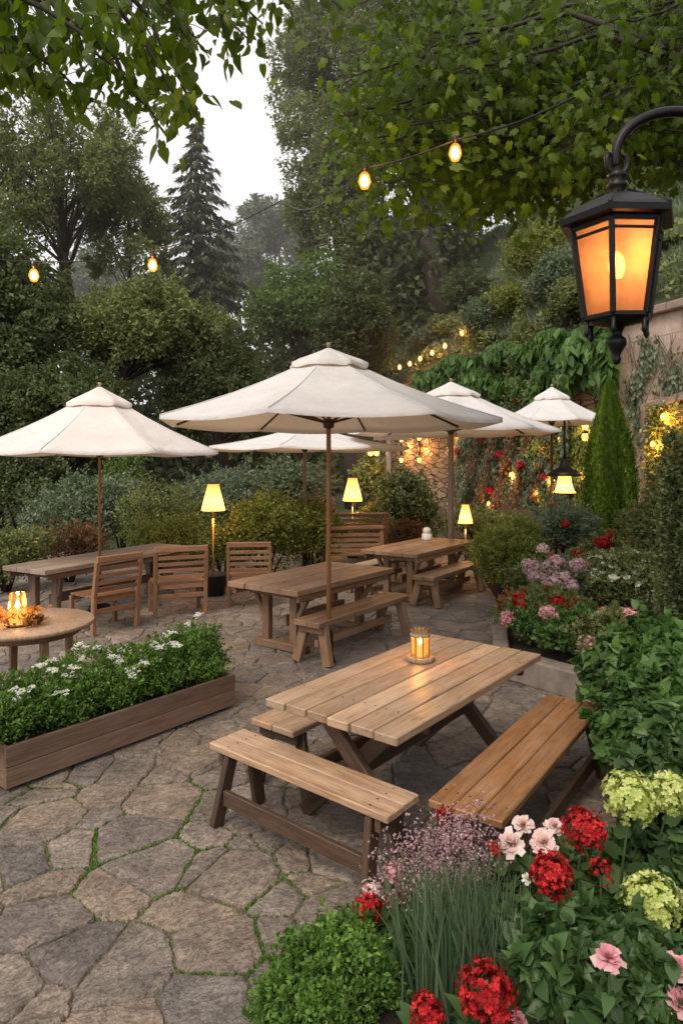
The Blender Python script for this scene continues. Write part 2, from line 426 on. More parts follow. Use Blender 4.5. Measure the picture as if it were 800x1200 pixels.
def shell(n, centers, radii, tone, thick=.35, sprig=.30):
    """leaf anchors around blobs; returns P, outward, tone"""
    centers = np.asarray(centers, float); radii = np.asarray(radii, float)
    if radii.ndim == 1: radii = np.repeat(radii[:, None], 3, 1)
    w = (radii.prod(1))**(2/3); idx = RNG.choice(len(centers), n, p=w/w.sum())
    d = rv(n)
    bump = 1+.16*np.sin(d[:, 0]*9+idx*1.7)*np.sin(d[:, 1]*8+idx)*1.0+.1*np.sin(d[:, 2]*15+idx*2.3)
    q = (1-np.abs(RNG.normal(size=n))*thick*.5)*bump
    q = np.clip(q, .1, 1.35)
    Pt = centers[idx]+d*radii[idx]*q[:, None]
    # leafy shoots that break the outline
    ns = max(10, int(n/90)); k = int(n*sprig); sid = RNG.integers(0, ns, k)
    sd_ = rv(ns); sd_[:, 2] = np.abs(sd_[:, 2])*.9+.1; sc_ = RNG.choice(len(centers), ns, p=w/w.sum()); sl_ = RNG.uniform(.25, 1.0, ns)**1.2*1.25
    tt = RNG.random(k); mr = radii[sc_].min(1)
    Pt[:k] = (centers[sc_]+sd_*radii[sc_]*.75)[sid]+(sd_*(mr*sl_)[:, None])[sid]*tt[:, None]+RNG.normal(size=(k, 3))*(mr*.07)[sid][:, None]*(1.3-tt[:, None])
    d[:k] = sd_[sid]; idx[:k] = sc_[sid]; q[:k] = 1.0
    # irregular scatter and gaps
    ms = float(np.median(radii)); Pt = Pt+RNG.normal(size=(n, 3))*ms*.07
    g3 = np.sin(Pt[:, 0]*2.9/ms+1)*np.sin(Pt[:, 1]*2.3/ms+2)*np.sin(Pt[:, 2]*3.1/ms)
    keep = (g3 > -.42) | (RNG.random(n) < .25)
    Pt, d, idx, q = Pt[keep], d[keep], idx[keep], q[keep]; n = len(Pt)
    R = np.clip(np.asarray(tone)[idx]*.45+.55*RNG.random(n)**1.3*np.clip(.35+q*.65, 0, 1), 0, 1)  # deeper leaves get a darker tone, imitating shade inside the clump
    return Pt, d, R
def blobs(c, r, n, sub=.38, seed=0, flat=.0, fill=.75):
    """sub clump centres spread over an ellipsoid"""
    g = np.random.default_rng(seed)
    d = nrm(g.normal(size=(n, 3))); d[:, 2] = np.where(d[:, 2] < -.3, -d[:, 2]*.6, d[:, 2])
    q = g.uniform(.35, 1.0, n)**.5*(1-sub*.6)*fill/.75
    C = np.array(c)+d*np.array(r)*q[:, None]
    R = np.array(r)[None]*(g.uniform(.45, 1.45, n)*sub)[:, None]
    return C, R, g.random(n)

W0 = np.array((6.65, 13.0)); WT = np.array((-.367, .930)); WN = np.array((.930, .367))
def sm(x): x = max(0., min(1., x)); return x*x*(3-2*x)
def hz(x, y):
    s = (x-W0[0])*WN[0]+(y-W0[1])*WN[1]; t = (x-W0[0])*WT[0]+(y-W0[1])*WT[1]
    base = max(0, (y-15.5))*.07 + max(0, y-40)*.12 + max(0, -x-14)*.03
    hill = 5.0+min(max(s, 0), 8)*1.0+max(0, s-8)*.45
    w = max(0, t-14)*1.1
    if s >= .12: return hill
    if w <= .01: return base
    k = sm((s+w)/w)
    return base+(hill-base)*k
XB = [(0.4, -1.3), (1.2, -.75), (2.0, -.32), (2.6, .3), (2.85, .8), (3.2, 1.15), (4.0, 1.72), (4.6, 2.08), (5.75, 2.3), (5.86, 2.14), (6.3, 1.58), (6.7, 1.55), (8, 1.95), (10, 2.3), (13, 2.6), (16, 2.7), (22, 2.6)]
def xb(y): return float(np.interp(y, [a for a, _ in XB], [b for _, b in XB]))
def wx(y): return 6.65-.367/.930*(y-13)
def bedz(x, y):
    e = x-xb(y)
    return .17*sm(e/.12)+.05*sm(e/.8) + (max(0, y-6)*.075*sm(e/2.5)) if e > 0 else 0
def gz(x, y):
    if y < 22 and x > xb(y) and x < wx(y): return bedz(x, y)
    return hz(x, y)

def shrub(label, px, topy, d, hw, mat, size=.05, n=9000, group=None, name='shrub', tmpl=TQ, sub=.36, nb=22, squash=1.0, depth=None, base=None, cat='shrub', flowers=None, zc=None, out=.5, stems=True, upb=.35):
    top = PD(px, topy, d); R = hw*d/F
    z0 = gz(top.x, d) if base is None else base
    H = max(.15, top.z-z0)
    rz = H*.55; c = (top.x, top.y, z0+H*.47)
    if zc is not None: rz = (top.z-zc); c = (top.x, top.y, zc)
    r = (R, depth or R*.85, rz)
    root = thing(name, label, cat, (top.x, top.y, z0), 0, group)
    C, RR, tone = blobs(c, r, nb, sub, seed=int(px*7+topy*3+d*11) % 99991)
    C = np.vstack([C, [c]]); RR = np.vstack([RR, [np.array(r)*.62]]); tone = np.append(tone, .1)
    Pt, D, Rn = shell(n, C, RR, tone)
    k = Pt[:, 2] > z0-.02; Pt, D, Rn = Pt[k], D[k], Rn[k]
    off = np.array(root.location)
    T = D*out+rv(len(Pt))*.8+np.array((0, 0, upb)); N = D+rv(len(Pt))*.7+np.array((0, 0, .5))
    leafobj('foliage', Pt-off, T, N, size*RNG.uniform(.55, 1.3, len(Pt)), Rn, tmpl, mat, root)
    if stems:
        m = MB()
        for i in range(min(7, nb)):
            q = Vector(C[i])-Vector(off)
            m.tube([(q.x*.1, q.y*.1, -.02), (q.x*.45, q.y*.45, q.z*.5), tuple(q)], [.018+R*.012, .012+R*.006, .004], 5)
        m.obj('stem', M['twig'], root)
    if flowers:
        fm, kind, nf, fr = flowers
        up = [i for i in RNG.permutation(len(Pt)) if D[i, 2] > -.1 and (D[i, 1] < .35) and np.linalg.norm((Pt[i]-np.array(c))/np.array(r)) > .8][:nf]
        for i in up:
            p = Pt[i]-off; nn = nrm(D[i:i+1]+np.array([[0, -.3, .6]]))[0]
            flower(kind, p+nn*fr*.4, nn, fr*random.uniform(.75, 1.2), fm, root, 'flower')
    return root

def flower(kind, p, n, r, mat, parent, name='flower_head'):
    p = np.asarray(p, float); n = np.asarray(n, float)
    if kind == 'ball':      # geranium / hydrangea like umbel of small florets
        m = int(210 if r > .05 else 60)
        d = rv(m*2); d = d[(d@n) > -.45][:m]; m = len(d)
        qq = RNG.uniform(.55, 1.14, (m, 1)); sq = RNG.uniform(.85, 1.15, 3); Pf = p+d*r*qq*sq; fs = r*.22
        Ps, Ts, Ns, Rs = [], [], [], []
        for k in range(5):
            a = 2*math.pi*k/5
            x = nrm(np.cross(d, rv(m) if k == 0 else X0)) if k == 0 else None
            if k == 0: X0 = x; Y0 = np.cross(d, X0)
            t = X0*math.cos(a)+Y0*math.sin(a)
            Ps.append(Pf); Ts.append(t+d*.35); Ns.append(d)
            Rs.append(np.clip(RNG.random(m)*.45+.2*(d@n)+(qq[:, 0]-.62)*1.0, 0, 1))  # inner florets toned darker, imitating shade within the head
        m5 = m*5
        return leafobj(name, np.vstack(Ps), np.vstack(Ts), np.vstack(Ns), np.full(m5, fs)*RNG.uniform(.7, 1.2, m5), np.hstack(Rs), TP, mat, parent)
    if kind == 'peony':
        m = 84
        q = np.linspace(0, 1, m); a = q*m*2.4
        x = nrm(np.cross(n[None], rv(1)))[0]; y = np.cross(n, x)
        rad = np.cos(a)[:, None]*x+np.sin(a)[:, None]*y
        up = 1.5-1.7*q**1.3
        T = rad*(.25+q[:, None])+n*up[:, None]+rv(m)*.22
        N = n[None]*.8-rad*1.0+rv(m)*.2
        return leafobj(name, p-n*r*.45+rad*(r*.12*q)[:, None], T, N, r*(.45+.55*q)*RNG.uniform(.7, 1.2, m), np.clip(.2+.6*q+RNG.uniform(-.2, .25, m), 0, 1), TP, mat, parent)
    if kind == 'daisy':    # small cluster of tiny florets
        m = 16
        x = nrm(np.cross(n[None], rv(1)))[0]; y = np.cross(n, x)
        off = RNG.normal(size=(m, 2))*r*.45
        Pf = p+off[:, :1]*x+off[:, 1:]*y+n*RNG.uniform(-.1, .25, (m, 1))*r
        Ps = np.repeat(Pf, 4, 0); a = np.tile(np.arange(4)*math.pi/2, m)+np.repeat(RNG.random(m)*6, 4)
        T = np.cos(a)[:, None]*x+np.sin(a)[:, None]*y+n*.2
        return leafobj(name, Ps, T, np.repeat(n[None], 4*m, 0), r*.38*RNG.uniform(.7, 1.2, 4*m), RNG.random(4*m), TP, mat, parent)

def tree(label, px, topy, d, hw, boty, mat, size=.16, n=34000, trunkpx=None, nb=60, sub=.2, name='tree', group=None, tr=.28, fill=.8, thick=.5, trunkpts=None, tmpl=TQ, depth=None):
    top = PD(px, topy, d); bot = PD(px, boty, d); R = hw*d/F
    c = ((top+bot)/2); rz = (top.z-bot.z)/2
    tx = ((trunkpx if trunkpx is not None else px)-400)*d/F
    z0 = gz(tx, d)-.1
    root = thing(name, label, 'tree', (tx, d, z0), 0, group)
    off = np.array((tx, d, z0))
    r = (R, depth or R*.9, rz)
    C, RR, tone = blobs(tuple(c), r, nb, sub, seed=int(px*5+topy+d*13+900) % 9973, fill=fill)
    rr = np.minimum(RR, RR.min(1, keepdims=True)*1.6)
    Pt, D, Rn = shell(n, C, rr, tone, thick)
    Rn = np.clip(Rn*.8+.2*(Pt[:, 2]-bot.z)/max(.1, top.z-bot.z)-.05, 0, 1)  # leaf tone lightens with height, imitating light from above
    k = Pt[:, 2] > z0; Pt, D, Rn = Pt[k], D[k], Rn[k]
    T = D*.6+rv(len(Pt)); N = D*.6+rv(len(Pt))*.8+np.array((0, 0, .6))
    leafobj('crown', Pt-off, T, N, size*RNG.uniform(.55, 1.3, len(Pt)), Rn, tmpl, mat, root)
    m = MB()
    fork = Vector((0, 0, max(.6, (bot.z-z0)+rz*.25)))
    if trunkpts:
        pts = [Vector(PD(a, b, d))-Vector(off) for a, b in trunkpts]; pts = [Vector((0, 0, 0))]+pts
        fork = pts[-1]
    else:
        pts = [Vector((0, 0, 0)), Vector((random.uniform(-.1, .1)*fork.z*.3, 0, fork.z*.5)), fork]
    m.tube(pts, [tr*(1.25-.5*i/(len(pts)-1)) for i in range(len(pts))], 10)
    tp = Vector(c)-Vector(off)+Vector((0, 0, rz*.7))
    m.tube([fork, (fork+tp)/2+Vector((random.uniform(-.2, .2)*R, 0, 0)), tp], [tr*.75, tr*.45, tr*.1], 8)
    for i in range(0, nb, 3):
        q = Vector(C[i])-Vector(off)
        zz = fork.z+(max(0, q.z-fork.z))*random.uniform(.3, .75)
        s0 = fork.lerp(tp, min(.9, max(0, (zz-fork.z)/max(.1, tp.z-fork.z))))
        mid = s0.lerp(q, .5)+Vector((random.uniform(-.3, .3), random.uniform(-.3, .3), random.uniform(-.1, .4)))*R*.15
        m.tube([s0, mid, q], [tr*.2, tr*.11, tr*.03], 5)
    m.obj('trunk', M['bark'], root)
    return root

def conifer(label, px, topy, d, hw, boty, mat, name='conifer_tree'):
    top = PD(px, topy, d); bot = PD(px, boty, d); R = hw*d/F
    z0 = gz(top.x, d)-.1
    root = thing(name, label, 'tree', (top.x, d, z0))
    H = top.z-z0; Hc = top.z-bot.z
    m = MB(); m.tube([(0, 0, 0), (.05, 0, H*.5), (0, 0, H)], [.3, .2, .02], 8)
    Ps, Ts, Ns, Ss, Rs = [], [], [], [], []
    lev = 21
    for i in range(lev):
        q = i/lev; z = H-.25-q*Hc
        br = max(.3, R*q**.85)*random.uniform(.8, 1.12)
        nbr = int(5+q*7)
        for j in range(nbr):
            a = j/nbr*2*math.pi+i*1.3+random.uniform(-.3, .3); L = br*random.uniform(.7, 1.15)
            dr = np.array((math.cos(a), math.sin(a), 0))
            droop = .35+.25*q
            pts = [(0, 0, z), tuple(dr*L*.5+np.array((0, 0, z-droop*L*.45))), tuple(dr*L+np.array((0, 0, z-droop*L*.75)))]
            m.tube(pts, [.05*(1-q*.3), .03, .008], 4)
            k = int(16+L*30)
            t = RNG.random(k)**.7
            Pq = np.array((0, 0, z))+dr*L*t[:, None]; Pq[:, 2] -= droop*L*(1.0*t-.25*t*t)
            side = np.array((-dr[1], dr[0], 0))
            Pq += side*RNG.normal(size=(k, 1))*.065*(1.2-t[:, None])*L+RNG.normal(size=(k, 3))*.04
            Ps.append(Pq); Ts.append(dr*.7+side*RNG.choice([-1, 1], (k, 1))*.9*RNG.random((k, 1))+np.array((0, 0, -.65))+rv(k)*.3)
            Ns.append(rv(k)*.5+np.array((0, 0, 1))); Ss.append(RNG.uniform(.22, .5, k)); Rs.append(np.clip(RNG.random(k)*.6+t*.3, 0, 1))
    leafobj('crown', np.vstack(Ps), np.vstack(Ts), np.vstack(Ns), np.hstack(Ss), np.hstack(Rs), TS, mat, root)
    m.obj('trunk', M['bark'], root)
    return root

# ------------------------------------------------------------- ground
def build_ground():
    ss = [-90, -60, -45, -35, -28, -22, -18]+[x*1.0 for x in range(-15, 0)]+[0.0, .12, .25, .6, 1, 1.5, 2, 3, 4, 5, 6, 7, 8, 10, 14, 20, 30, 50, 80]
    ts = [-40, -25, -18]+[x*1.0 for x in range(-16, 40)]+[42, 46, 50, 56, 64, 75, 90, 130]
    V = []; nS = len(ss)
    for t in ts:
        for s in ss:
            p = W0+WT*t+WN*s; z = hz(p[0], p[1])
            inbed = (z < .5 and -1.5 < p[1] < 22)
            V.append((p[0], p[1], z-.06+(.05*math.sin(p[0]*1.3)*math.sin(p[1]*1.1) if z > .3 else 0)))
    Fc = [(j*nS+i, j*nS+i+1, (j+1)*nS+i+1, (j+1)*nS+i) for j in range(len(ts)-1) for i in range(nS-1)]
    tag(mesh_np('hillside_ground', V, Fc, M['hill'], smooth=True), kind='structure')
    # bed
    ys = sorted(set([round(.4+.2*i, 2) for i in range(int(21.6/.2))]+[5.75, 5.86, 6.3])); V = []; nx = 26
    for y in ys:
        x0 = xb(y); x1 = wx(y)-.02
        for i in range(nx):
            q = i/(nx-1); e = (x1-x0)*q**1.8; x = x0+e
            V.append((x, y, (-.05 if i == 0 else bedz(x, y)+.02*math.sin(x*7)*math.sin(y*6))))
    Fc = [(j*nx+i, j*nx+i+1, (j+1)*nx+i+1, (j+1)*nx+i) for j in range(len(ys)-1) for i in range(nx-1)]
    tag(mesh_np('garden_bed', V, Fc, M['soil'], smooth=True), kind='structure')
    # joint sheet
    V = [(-9, -1, -.012), (3.2, -1, -.012), (3.2, 15.5, -.012), (-9, 15.5, -.012)]
    tag(mesh_np('patio_base', V, [(0, 1, 2, 3)], M['joint']), kind='structure')

def clip(poly, n, c):
    out = []
    for i in range(len(poly)):
        a, b = poly[i], poly[(i+1) % len(poly)]
        da = a[0]*n[0]+a[1]*n[1]-c; db = b[0]*n[0]+b[1]*n[1]-c
        if da <= 0: out.append(a)
        if (da < 0) != (db < 0) and da != db:
            t = da/(da-db); out.append((a[0]+(b[0]-a[0])*t, a[1]+(b[1]-a[1])*t))
    return out
EDGES = []
def build_patio():
    rnd = random.Random(5)
    ang = math.radians(35); ca, sa = math.cos(ang), math.sin(ang)
    su, sv = .335, .25
    cells = {}
    for i in range(-56, 76):
        for j in range(-66, 80):
            u = (i+.5+(.5 if j % 2 else 0)+rnd.uniform(-.42, .42))*su; v = (j+.5+rnd.uniform(-.42, .42))*sv
            cells[(i, j)] = (u, v, rnd.uniform(-.05, .05))
    V = []; Fs = []; R = []; G = []
    for (i, j), (u, v, w) in cells.items():
        x = u*ca-v*sa; y = u*sa+v*ca+1
        if not (-8.6 < x < 3.0 and .3 < y < 15.2): continue
        if x > xb(y)+.35: continue
        poly = [(u-1, v-1), (u+1, v-1), (u+1, v+1), (u-1, v+1)]
        for di in range(-2, 3):
            for dj in range(-2, 3):
                if di == dj == 0 or (i+di, j+dj) not in cells: continue
                a, b, w2 = cells[(i+di, j+dj)]
                n = (a-u, b-v); c = (a*a+b*b-u*u-v*v)/2+(w-w2)*.25
                poly = clip(poly, n, c)
                if len(poly) < 3: break
            if len(poly) < 3: break
        if len(poly) < 3: continue
        # drop tiny edges
        q = [p for k, p in enumerate(poly) if math.dist(p, poly[k-1]) > .035]
        if len(q) < 3: continue
        cx = sum(p[0] for p in q)/len(q); cy = sum(p[1] for p in q)/len(q)
        near = y < 7
        gap = rnd.uniform(.002, .010) if near else .006
        rim = []
        nq = len(q)
        for k in range(nq):     # round corners + wobbly edges
            p0, p1, p2 = q[k-1], q[k], q[(k+1) % nq]
            l1 = math.dist(p0, p1); l2 = math.dist(p1, p2); rc = min(.05, l1*.25, l2*.25)*rnd.uniform(.6, 1.2)
            a = (p1[0]+(p0[0]-p1[0])*rc/l1, p1[1]+(p0[1]-p1[1])*rc/l1); b = (p1[0]+(p2[0]-p1[0])*rc/l2, p1[1]+(p2[1]-p1[1])*rc/l2)
            for t in (0, .33, .67, 1):
                rim.append(((1-t)**2*a[0]+2*t*(1-t)*p1[0]+t*t*b[0], (1-t)**2*a[1]+2*t*(1-t)*p1[1]+t*t*b[1]))
            c2 = (p2[0]+(p1[0]-p2[0])*rc/l2, p2[1]+(p1[1]-p2[1])*rc/l2)
            ns = 5 if near else 1
            for t in range(1, ns):
                rim.append((b[0]+(c2[0]-b[0])*t/ns, b[1]+(c2[1]-b[1])*t/ns))
        zt = rnd.uniform(0, .010); tx, ty = rnd.uniform(-.012, .012), rnd.uniform(-.012, .012)
        rn = rnd.random(); ga = rnd.uniform(-.5, .9); o3 = rnd.random()*30
        base = len(V); n = len(rim)
        for lev, (ins, dz) in enumerate([(gap-.003, -.03), (gap, -.012), (gap+.006, -.003), (gap+.022, 0.0)]):
            for k, p in enumerate(rim):
                dx, dy = p[0]-cx, p[1]-cy; L = math.hypot(dx, dy)
                wob = (.006*math.sin(k*2.1+o3)+rnd.uniform(-.003, .003)) if near else 0
                s = max(.05, (L-ins-wob*(1 if lev < 3 else .4))/L)
                uu, vv = cx+dx*s, cy+dy*s
                X = uu*ca-vv*sa; Y = uu*sa+vv*ca+1
                V.append((X, Y, zt+dz+tx*dx+ty*dy+(.002*math.sin(k+o3) if lev > 1 else 0)))
                cg, sg = math.cos(ga), math.sin(ga)
                G.append((uu*cg-vv*sg+o3, uu*sg+vv*cg, o3)); R.append(rn)
        for lev in range(3):
            for k in range(n):
                k2 = (k+1) % n
                Fs.append((base+lev*n+k, base+lev*n+k2, base+(lev+1)*n+k2, base+(lev+1)*n+k))
        Fs.append(tuple(base+3*n+k for k in range(n)))
        for k in range(nq):
            p, r_ = q[k], q[(k+1) % nq]
            f = lambda p: (p[0]*ca-p[1]*sa, p[0]*sa+p[1]*ca+1)
            EDGES.append((f(p), f(r_)))
    me = bpy.data.meshes.new('flagstone_patio'); me.from_pydata(V, [], Fs)
    a = me.attributes.new('gc', 'FLOAT_VECTOR', 'POINT'); a.data.foreach_set('vector', np.array(G, dtype=np.float32).ravel())
    a = me.attributes.new('rnd', 'FLOAT', 'POINT'); a.data.foreach_set('value', np.array(R, dtype=np.float32))
    me.materials.append(M['stone'])
    tag(link('flagstone_patio', me), kind='structure')
    # moss / grass tufts along joints
    Ps = []
    hot = [(P(140, 1000), .38), (P(170, 1040), .3), (P(235, 985), .3), (P(225, 930), .25), (P(370, 920), .25), (P(40, 930), .3), (P(310, 1030), .25), (P(420, 840), .3), (P(290, 1110), .3)]
    for a, b in EDGES:
        mx, my = (a[0]+b[0])/2, (a[1]+b[1])/2
        if my > 7: continue
        w = .0+max([math.exp(-((mx-h.x)**2+(my-h.y)**2)/(s*s)) for h, s in hot])
        L = math.dist(a, b)
        k = int(L*700*min(1.0, w*w*1.3)*rnd.uniform(.0, 1.3))
        for _ in range(k):
            t = rnd.random(); Ps.append((a[0]+(b[0]-a[0])*t+rnd.gauss(0, .007), a[1]+(b[1]-a[1])*t+rnd.gauss(0, .007), -.012))
    Pt = np.array(Ps); n = len(Pt)
    o = leafobj('moss', Pt, rv(n)*.7+np.array((0, 0, 1)), rv(n), RNG.uniform(.008, .022, n), RNG.random(n), TS, M['lf_box'])
    tag(o, kind='stuff', label='green moss and small grass in the joints between flagstones', cat='moss')

def wallobj(name, t0, t1, zt0, zt1, mat, thick=.5, zb=-.3, parent=None, holes=None):
    """wall along the terrace line from t0 to t1; gc = (t, z) metres"""
    V = []; G = []; Fc = []
    segs = max(2, int((t1-t0)/.5)); zs = 12
    def pt(t, s, z): p = W0+WT*t+WN*s; return (p[0], p[1], z)
    for i in range(segs+1):
        q = i/segs; t = t0+(t1-t0)*q; zt = zt0+(zt1-zt0)*q
        for j in range(zs+1):
            z = zb+(zt-zb)*j/zs
            V.append(pt(t, -.05*abs(math.sin(t*2.3+z*1.7))*.4, z)); G.append((t, z, 0))
    n = zs+1
    for i in range(segs):
        for j in range(zs):
            Fc.append((i*n+j, (i+1)*n+j, (i+1)*n+j+1, i*n+j+1))
    b = len(V)
    for i in range(segs+1):
        q = i/segs; t = t0+(t1-t0)*q; zt = zt0+(zt1-zt0)*q
        V += [pt(t, 0.0, zt), pt(t, thick, zt), pt(t, thick, zb)]; G += [(t, zt, 0), (t, zt+thick, 0), (t, zb, 3)]
    for i in range(segs):
        a = b+i*3; c = b+(i+1)*3
        Fc += [(a, c, c+1, a+1), (a+1, c+1, c+2, a+2)]
    e = len(V)
    for t, zt in ((t0, zt0), (t1, zt1)):
        V += [pt(t, -.02, zb), pt(t, thick, zb), pt(t, thick, zt), pt(t, -.02, zt)]; G += [(0, zb, 0), (thick, zb, 0), (thick, zt, 0), (0, zt, 0)]
    Fc += [(e, e+1, e+2, e+3), (e+4, e+7, e+6, e+5)]
    return mesh_np(name, V, Fc, mat, parent, gc=G)
def wallp(px, py, s=-.05):
    a = (px-400)/F   # x = a*y ; (x-6.65)*.93+(y-13)*.367 = s
    y = (s+6.65*.93+13*.367)/(a*.93+.367)
    return PD(px, py, y)

build_ground(); build_patio()
ST = thing('garden_wall', 'tall plastered stone retaining wall with coping behind the cypress at the right', 'wall', (0, 0, 0))
T720 = (wallp(722, 400).y-13)/.93
wallobj('plastered_wall', -8, T720, 5.05, 5.05, M['plaster'], parent=ST)
m = MB()
p0 = W0+WT*-8; p1 = W0+WT*T720
nseg = 14
for i in range(nseg):
    a = W0+WT*(-8+(T720+8)*i/nseg)+WN*.2; b = W0+WT*(-8+(T720+8)*(i+.985)/nseg)+WN*.2
    m.board((a[0], a[1], 5.14), (b[0], b[1], 5.14), .75, .17, bev=.02, seg=3, warp=.006)
m.obj('coping', M['coping'], ST)
S2 = thing('stone_wall', 'rough stacked stone wall lit by lanterns behind the far picnic table', 'wall', (0, 0, 0))
wallobj('stacked_stone', T720+.01, 14.2, 5.0, 4.9, M['rubble'], parent=S2)
# doorway niche on plaster wall
D0 = wallp(757, 600); D1 = wallp(815, 600)
nt = thing('arched_niche', 'glowing vine-filled opening in the plastered wall at the right edge', 'niche', tuple(wallp(780, 600)))
def wl(px, py, s): return wallp(px, py, s)-nt.location
m = MB()
m.board(wl(755, 610, -.09), wl(755, 478, -.09), .16, .12, up=(1, 0, 0), bev=.01)
m.board(wl(820, 610, -.09), wl(820, 455, -.09), .16, .12, up=(1, 0, 0), bev=.01)
m.board(wl(752, 479, -.10), wl(823, 457, -.10), .12, .16, bev=.01)
m.obj('door_frame', M['coping'], nt)
m = MB(); m.board(wl(758, 545, -.055), wl(818, 535, -.055), .06, 2.4, bev=.005); m.obj('door_panel', M['mid'], nt)
n = 2200
pc = [wallp(random.uniform(756, 822), random.uniform(475, 600), -.2)-nt.location for _ in range(n)]
leafobj('vine', np.array(pc)+RNG.normal(size=(n, 3))*.05, rv(n)+np.array((0, 0, -.5)), rv(n)+np.array((-1, -.6, 0)), RNG.uniform(.06, .13, n), RNG.random(n), TQ, M['lf_olive'], nt)

# ------------------------------------------------------------- camera, world, sun
cd = bpy.data.cameras.new('camera'); cam = bpy.data.objects.new('camera', cd); COL.objects.link(cam)
cam.location = (0, 0, HC); cam.rotation_euler = (math.pi/2, 0, 0)
cd.sensor_width = 36; cd.lens = 36*F/1200; cd.shift_y = -(600-HZ)/1200; cd.clip_end = 600; cd.clip_start = .05
scn.camera = cam
w = bpy.data.worlds.new('World'); scn.world = w; w.use_nodes = True
nt_ = w.node_tree; nt_.nodes.clear()
SE, SR = math.radians(50), math.radians(-150)
sky = nt_.nodes.new('ShaderNodeTexSky'); sky.sky_type = 'NISHITA'; sky.sun_disc = False
sky.sun_elevation = SE; sky.sun_rotation = SR; sky.dust_density = 4; sky.air_density = 1.2
b1 = nt_.nodes.new('ShaderNodeBackground'); b1.inputs[1].default_value = .05; nt_.links.new(sky.outputs[0], b1.inputs[0])
# overcast veil: bright haze, a little darker overhead-left, faint cloud structure
tc = nt_.nodes.new('ShaderNodeTexCoord'); nz = nt_.nodes.new('ShaderNodeTexNoise'); nz.inputs['Scale'].default_value = 1.6; nz.inputs['Detail'].default_value = 4
nt_.links.new(tc.outputs['Generated'], nz.inputs[0])
rp = nt_.nodes.new('ShaderNodeValToRGB'); rp.color_ramp.elements[0].position = .3; rp.color_ramp.elements[0].color = (.60, .565, .57, 1); rp.color_ramp.elements[1].position = .7; rp.color_ramp.elements[1].color = (.86, .80, .765, 1)
nt_.links.new(nz.outputs[0], rp.inputs[0])
b2 = nt_.nodes.new('ShaderNodeBackground'); b2.inputs[1].default_value = 1.24; nt_.links.new(rp.outputs[0], b2.inputs[0])
ad = nt_.nodes.new('ShaderNodeAddShader'); nt_.links.new(b1.outputs[0], ad.inputs[0]); nt_.links.new(b2.outputs[0], ad.inputs[1])
wo = nt_.nodes.new('ShaderNodeOutputWorld'); nt_.links.new(ad.outputs[0], wo.inputs[0])
sl = bpy.data.lights.new('sun', 'SUN'); sl.energy = 2.1; sl.angle = math.radians(28); sl.color = (1, .87, .69)
so = bpy.data.objects.new('sun', sl); COL.objects.link(so)
sd = Vector((math.sin(SR)*math.cos(SE), math.cos(SR)*math.cos(SE), math.sin(SE)))
so.rotation_euler = sd.to_track_quat('Z', 'Y').to_euler(); so.location = (-10, -10, 20)
scn.view_settings.view_transform = 'Standard'; scn.view_settings.look = 'None'; scn.view_settings.exposure = 0
scn.render.engine = 'CYCLES'
scn.cycles.use_denoising = True; scn.cycles.max_bounces = 6; scn.cycles.transparent_max_bounces = 8
scn.cycles.sample_clamp_indirect = 4; scn.cycles.caustics_reflective = False; scn.cycles.caustics_refractive = False

def lamp(loc, w, r=.05, col=(1, .43, .12), parent=None):
    l = bpy.data.lights.new('lamp_light', 'POINT'); l.energy = w; l.shadow_soft_size = r; l.color = col
    o = bpy.data.objects.new('lamp_light', l); COL.objects.link(o); o.location = loc
    if parent: o.parent = parent
    return o

# ------------------------------------------------------------- furniture
def xtable(label, c, L, W, H, planks, rz, mat):
    t = thing('picnic_table', label, 'table', (c[0], c[1], 0), rz)
    m = MB(); pw = W/planks
    for i in range(planks):
        y = -W/2+pw*(i+.5)
        e = random.uniform(-.008, .008)
        m.board((-L/2+e, y, H-.022), (L/2+e, y, H-.022), pw-.010, .044, bev=.005, seg=10, warp=.0018)
    m.obj('tabletop', mat, t)
    for sx in (-1, 1):
        x = sx*(L/2-.28)
        for k, sy in enumerate((-1, 1)):
            m = MB(); m.board((x+k*.052-.026, sy*(W/2-.02), .012), (x+k*.052-.026, -sy*(W/2-.16), H-.05), .09, .048, up=(1, 0, 0), bev=.004); m.obj('leg', M['leg'], t)
        m = MB(); m.board((x+.078, -W/2+.05, H-.075), (x+.078, W/2-.05, H-.075), .045, .06, bev=.004); m.obj('crossbeam', M['leg'], t)
    m = MB(); m.board((-L/2+.33, 0, .38), (L/2-.33, 0, .38), .04, .08, bev=.004); m.obj('stretcher', M['leg'], t)
    return t
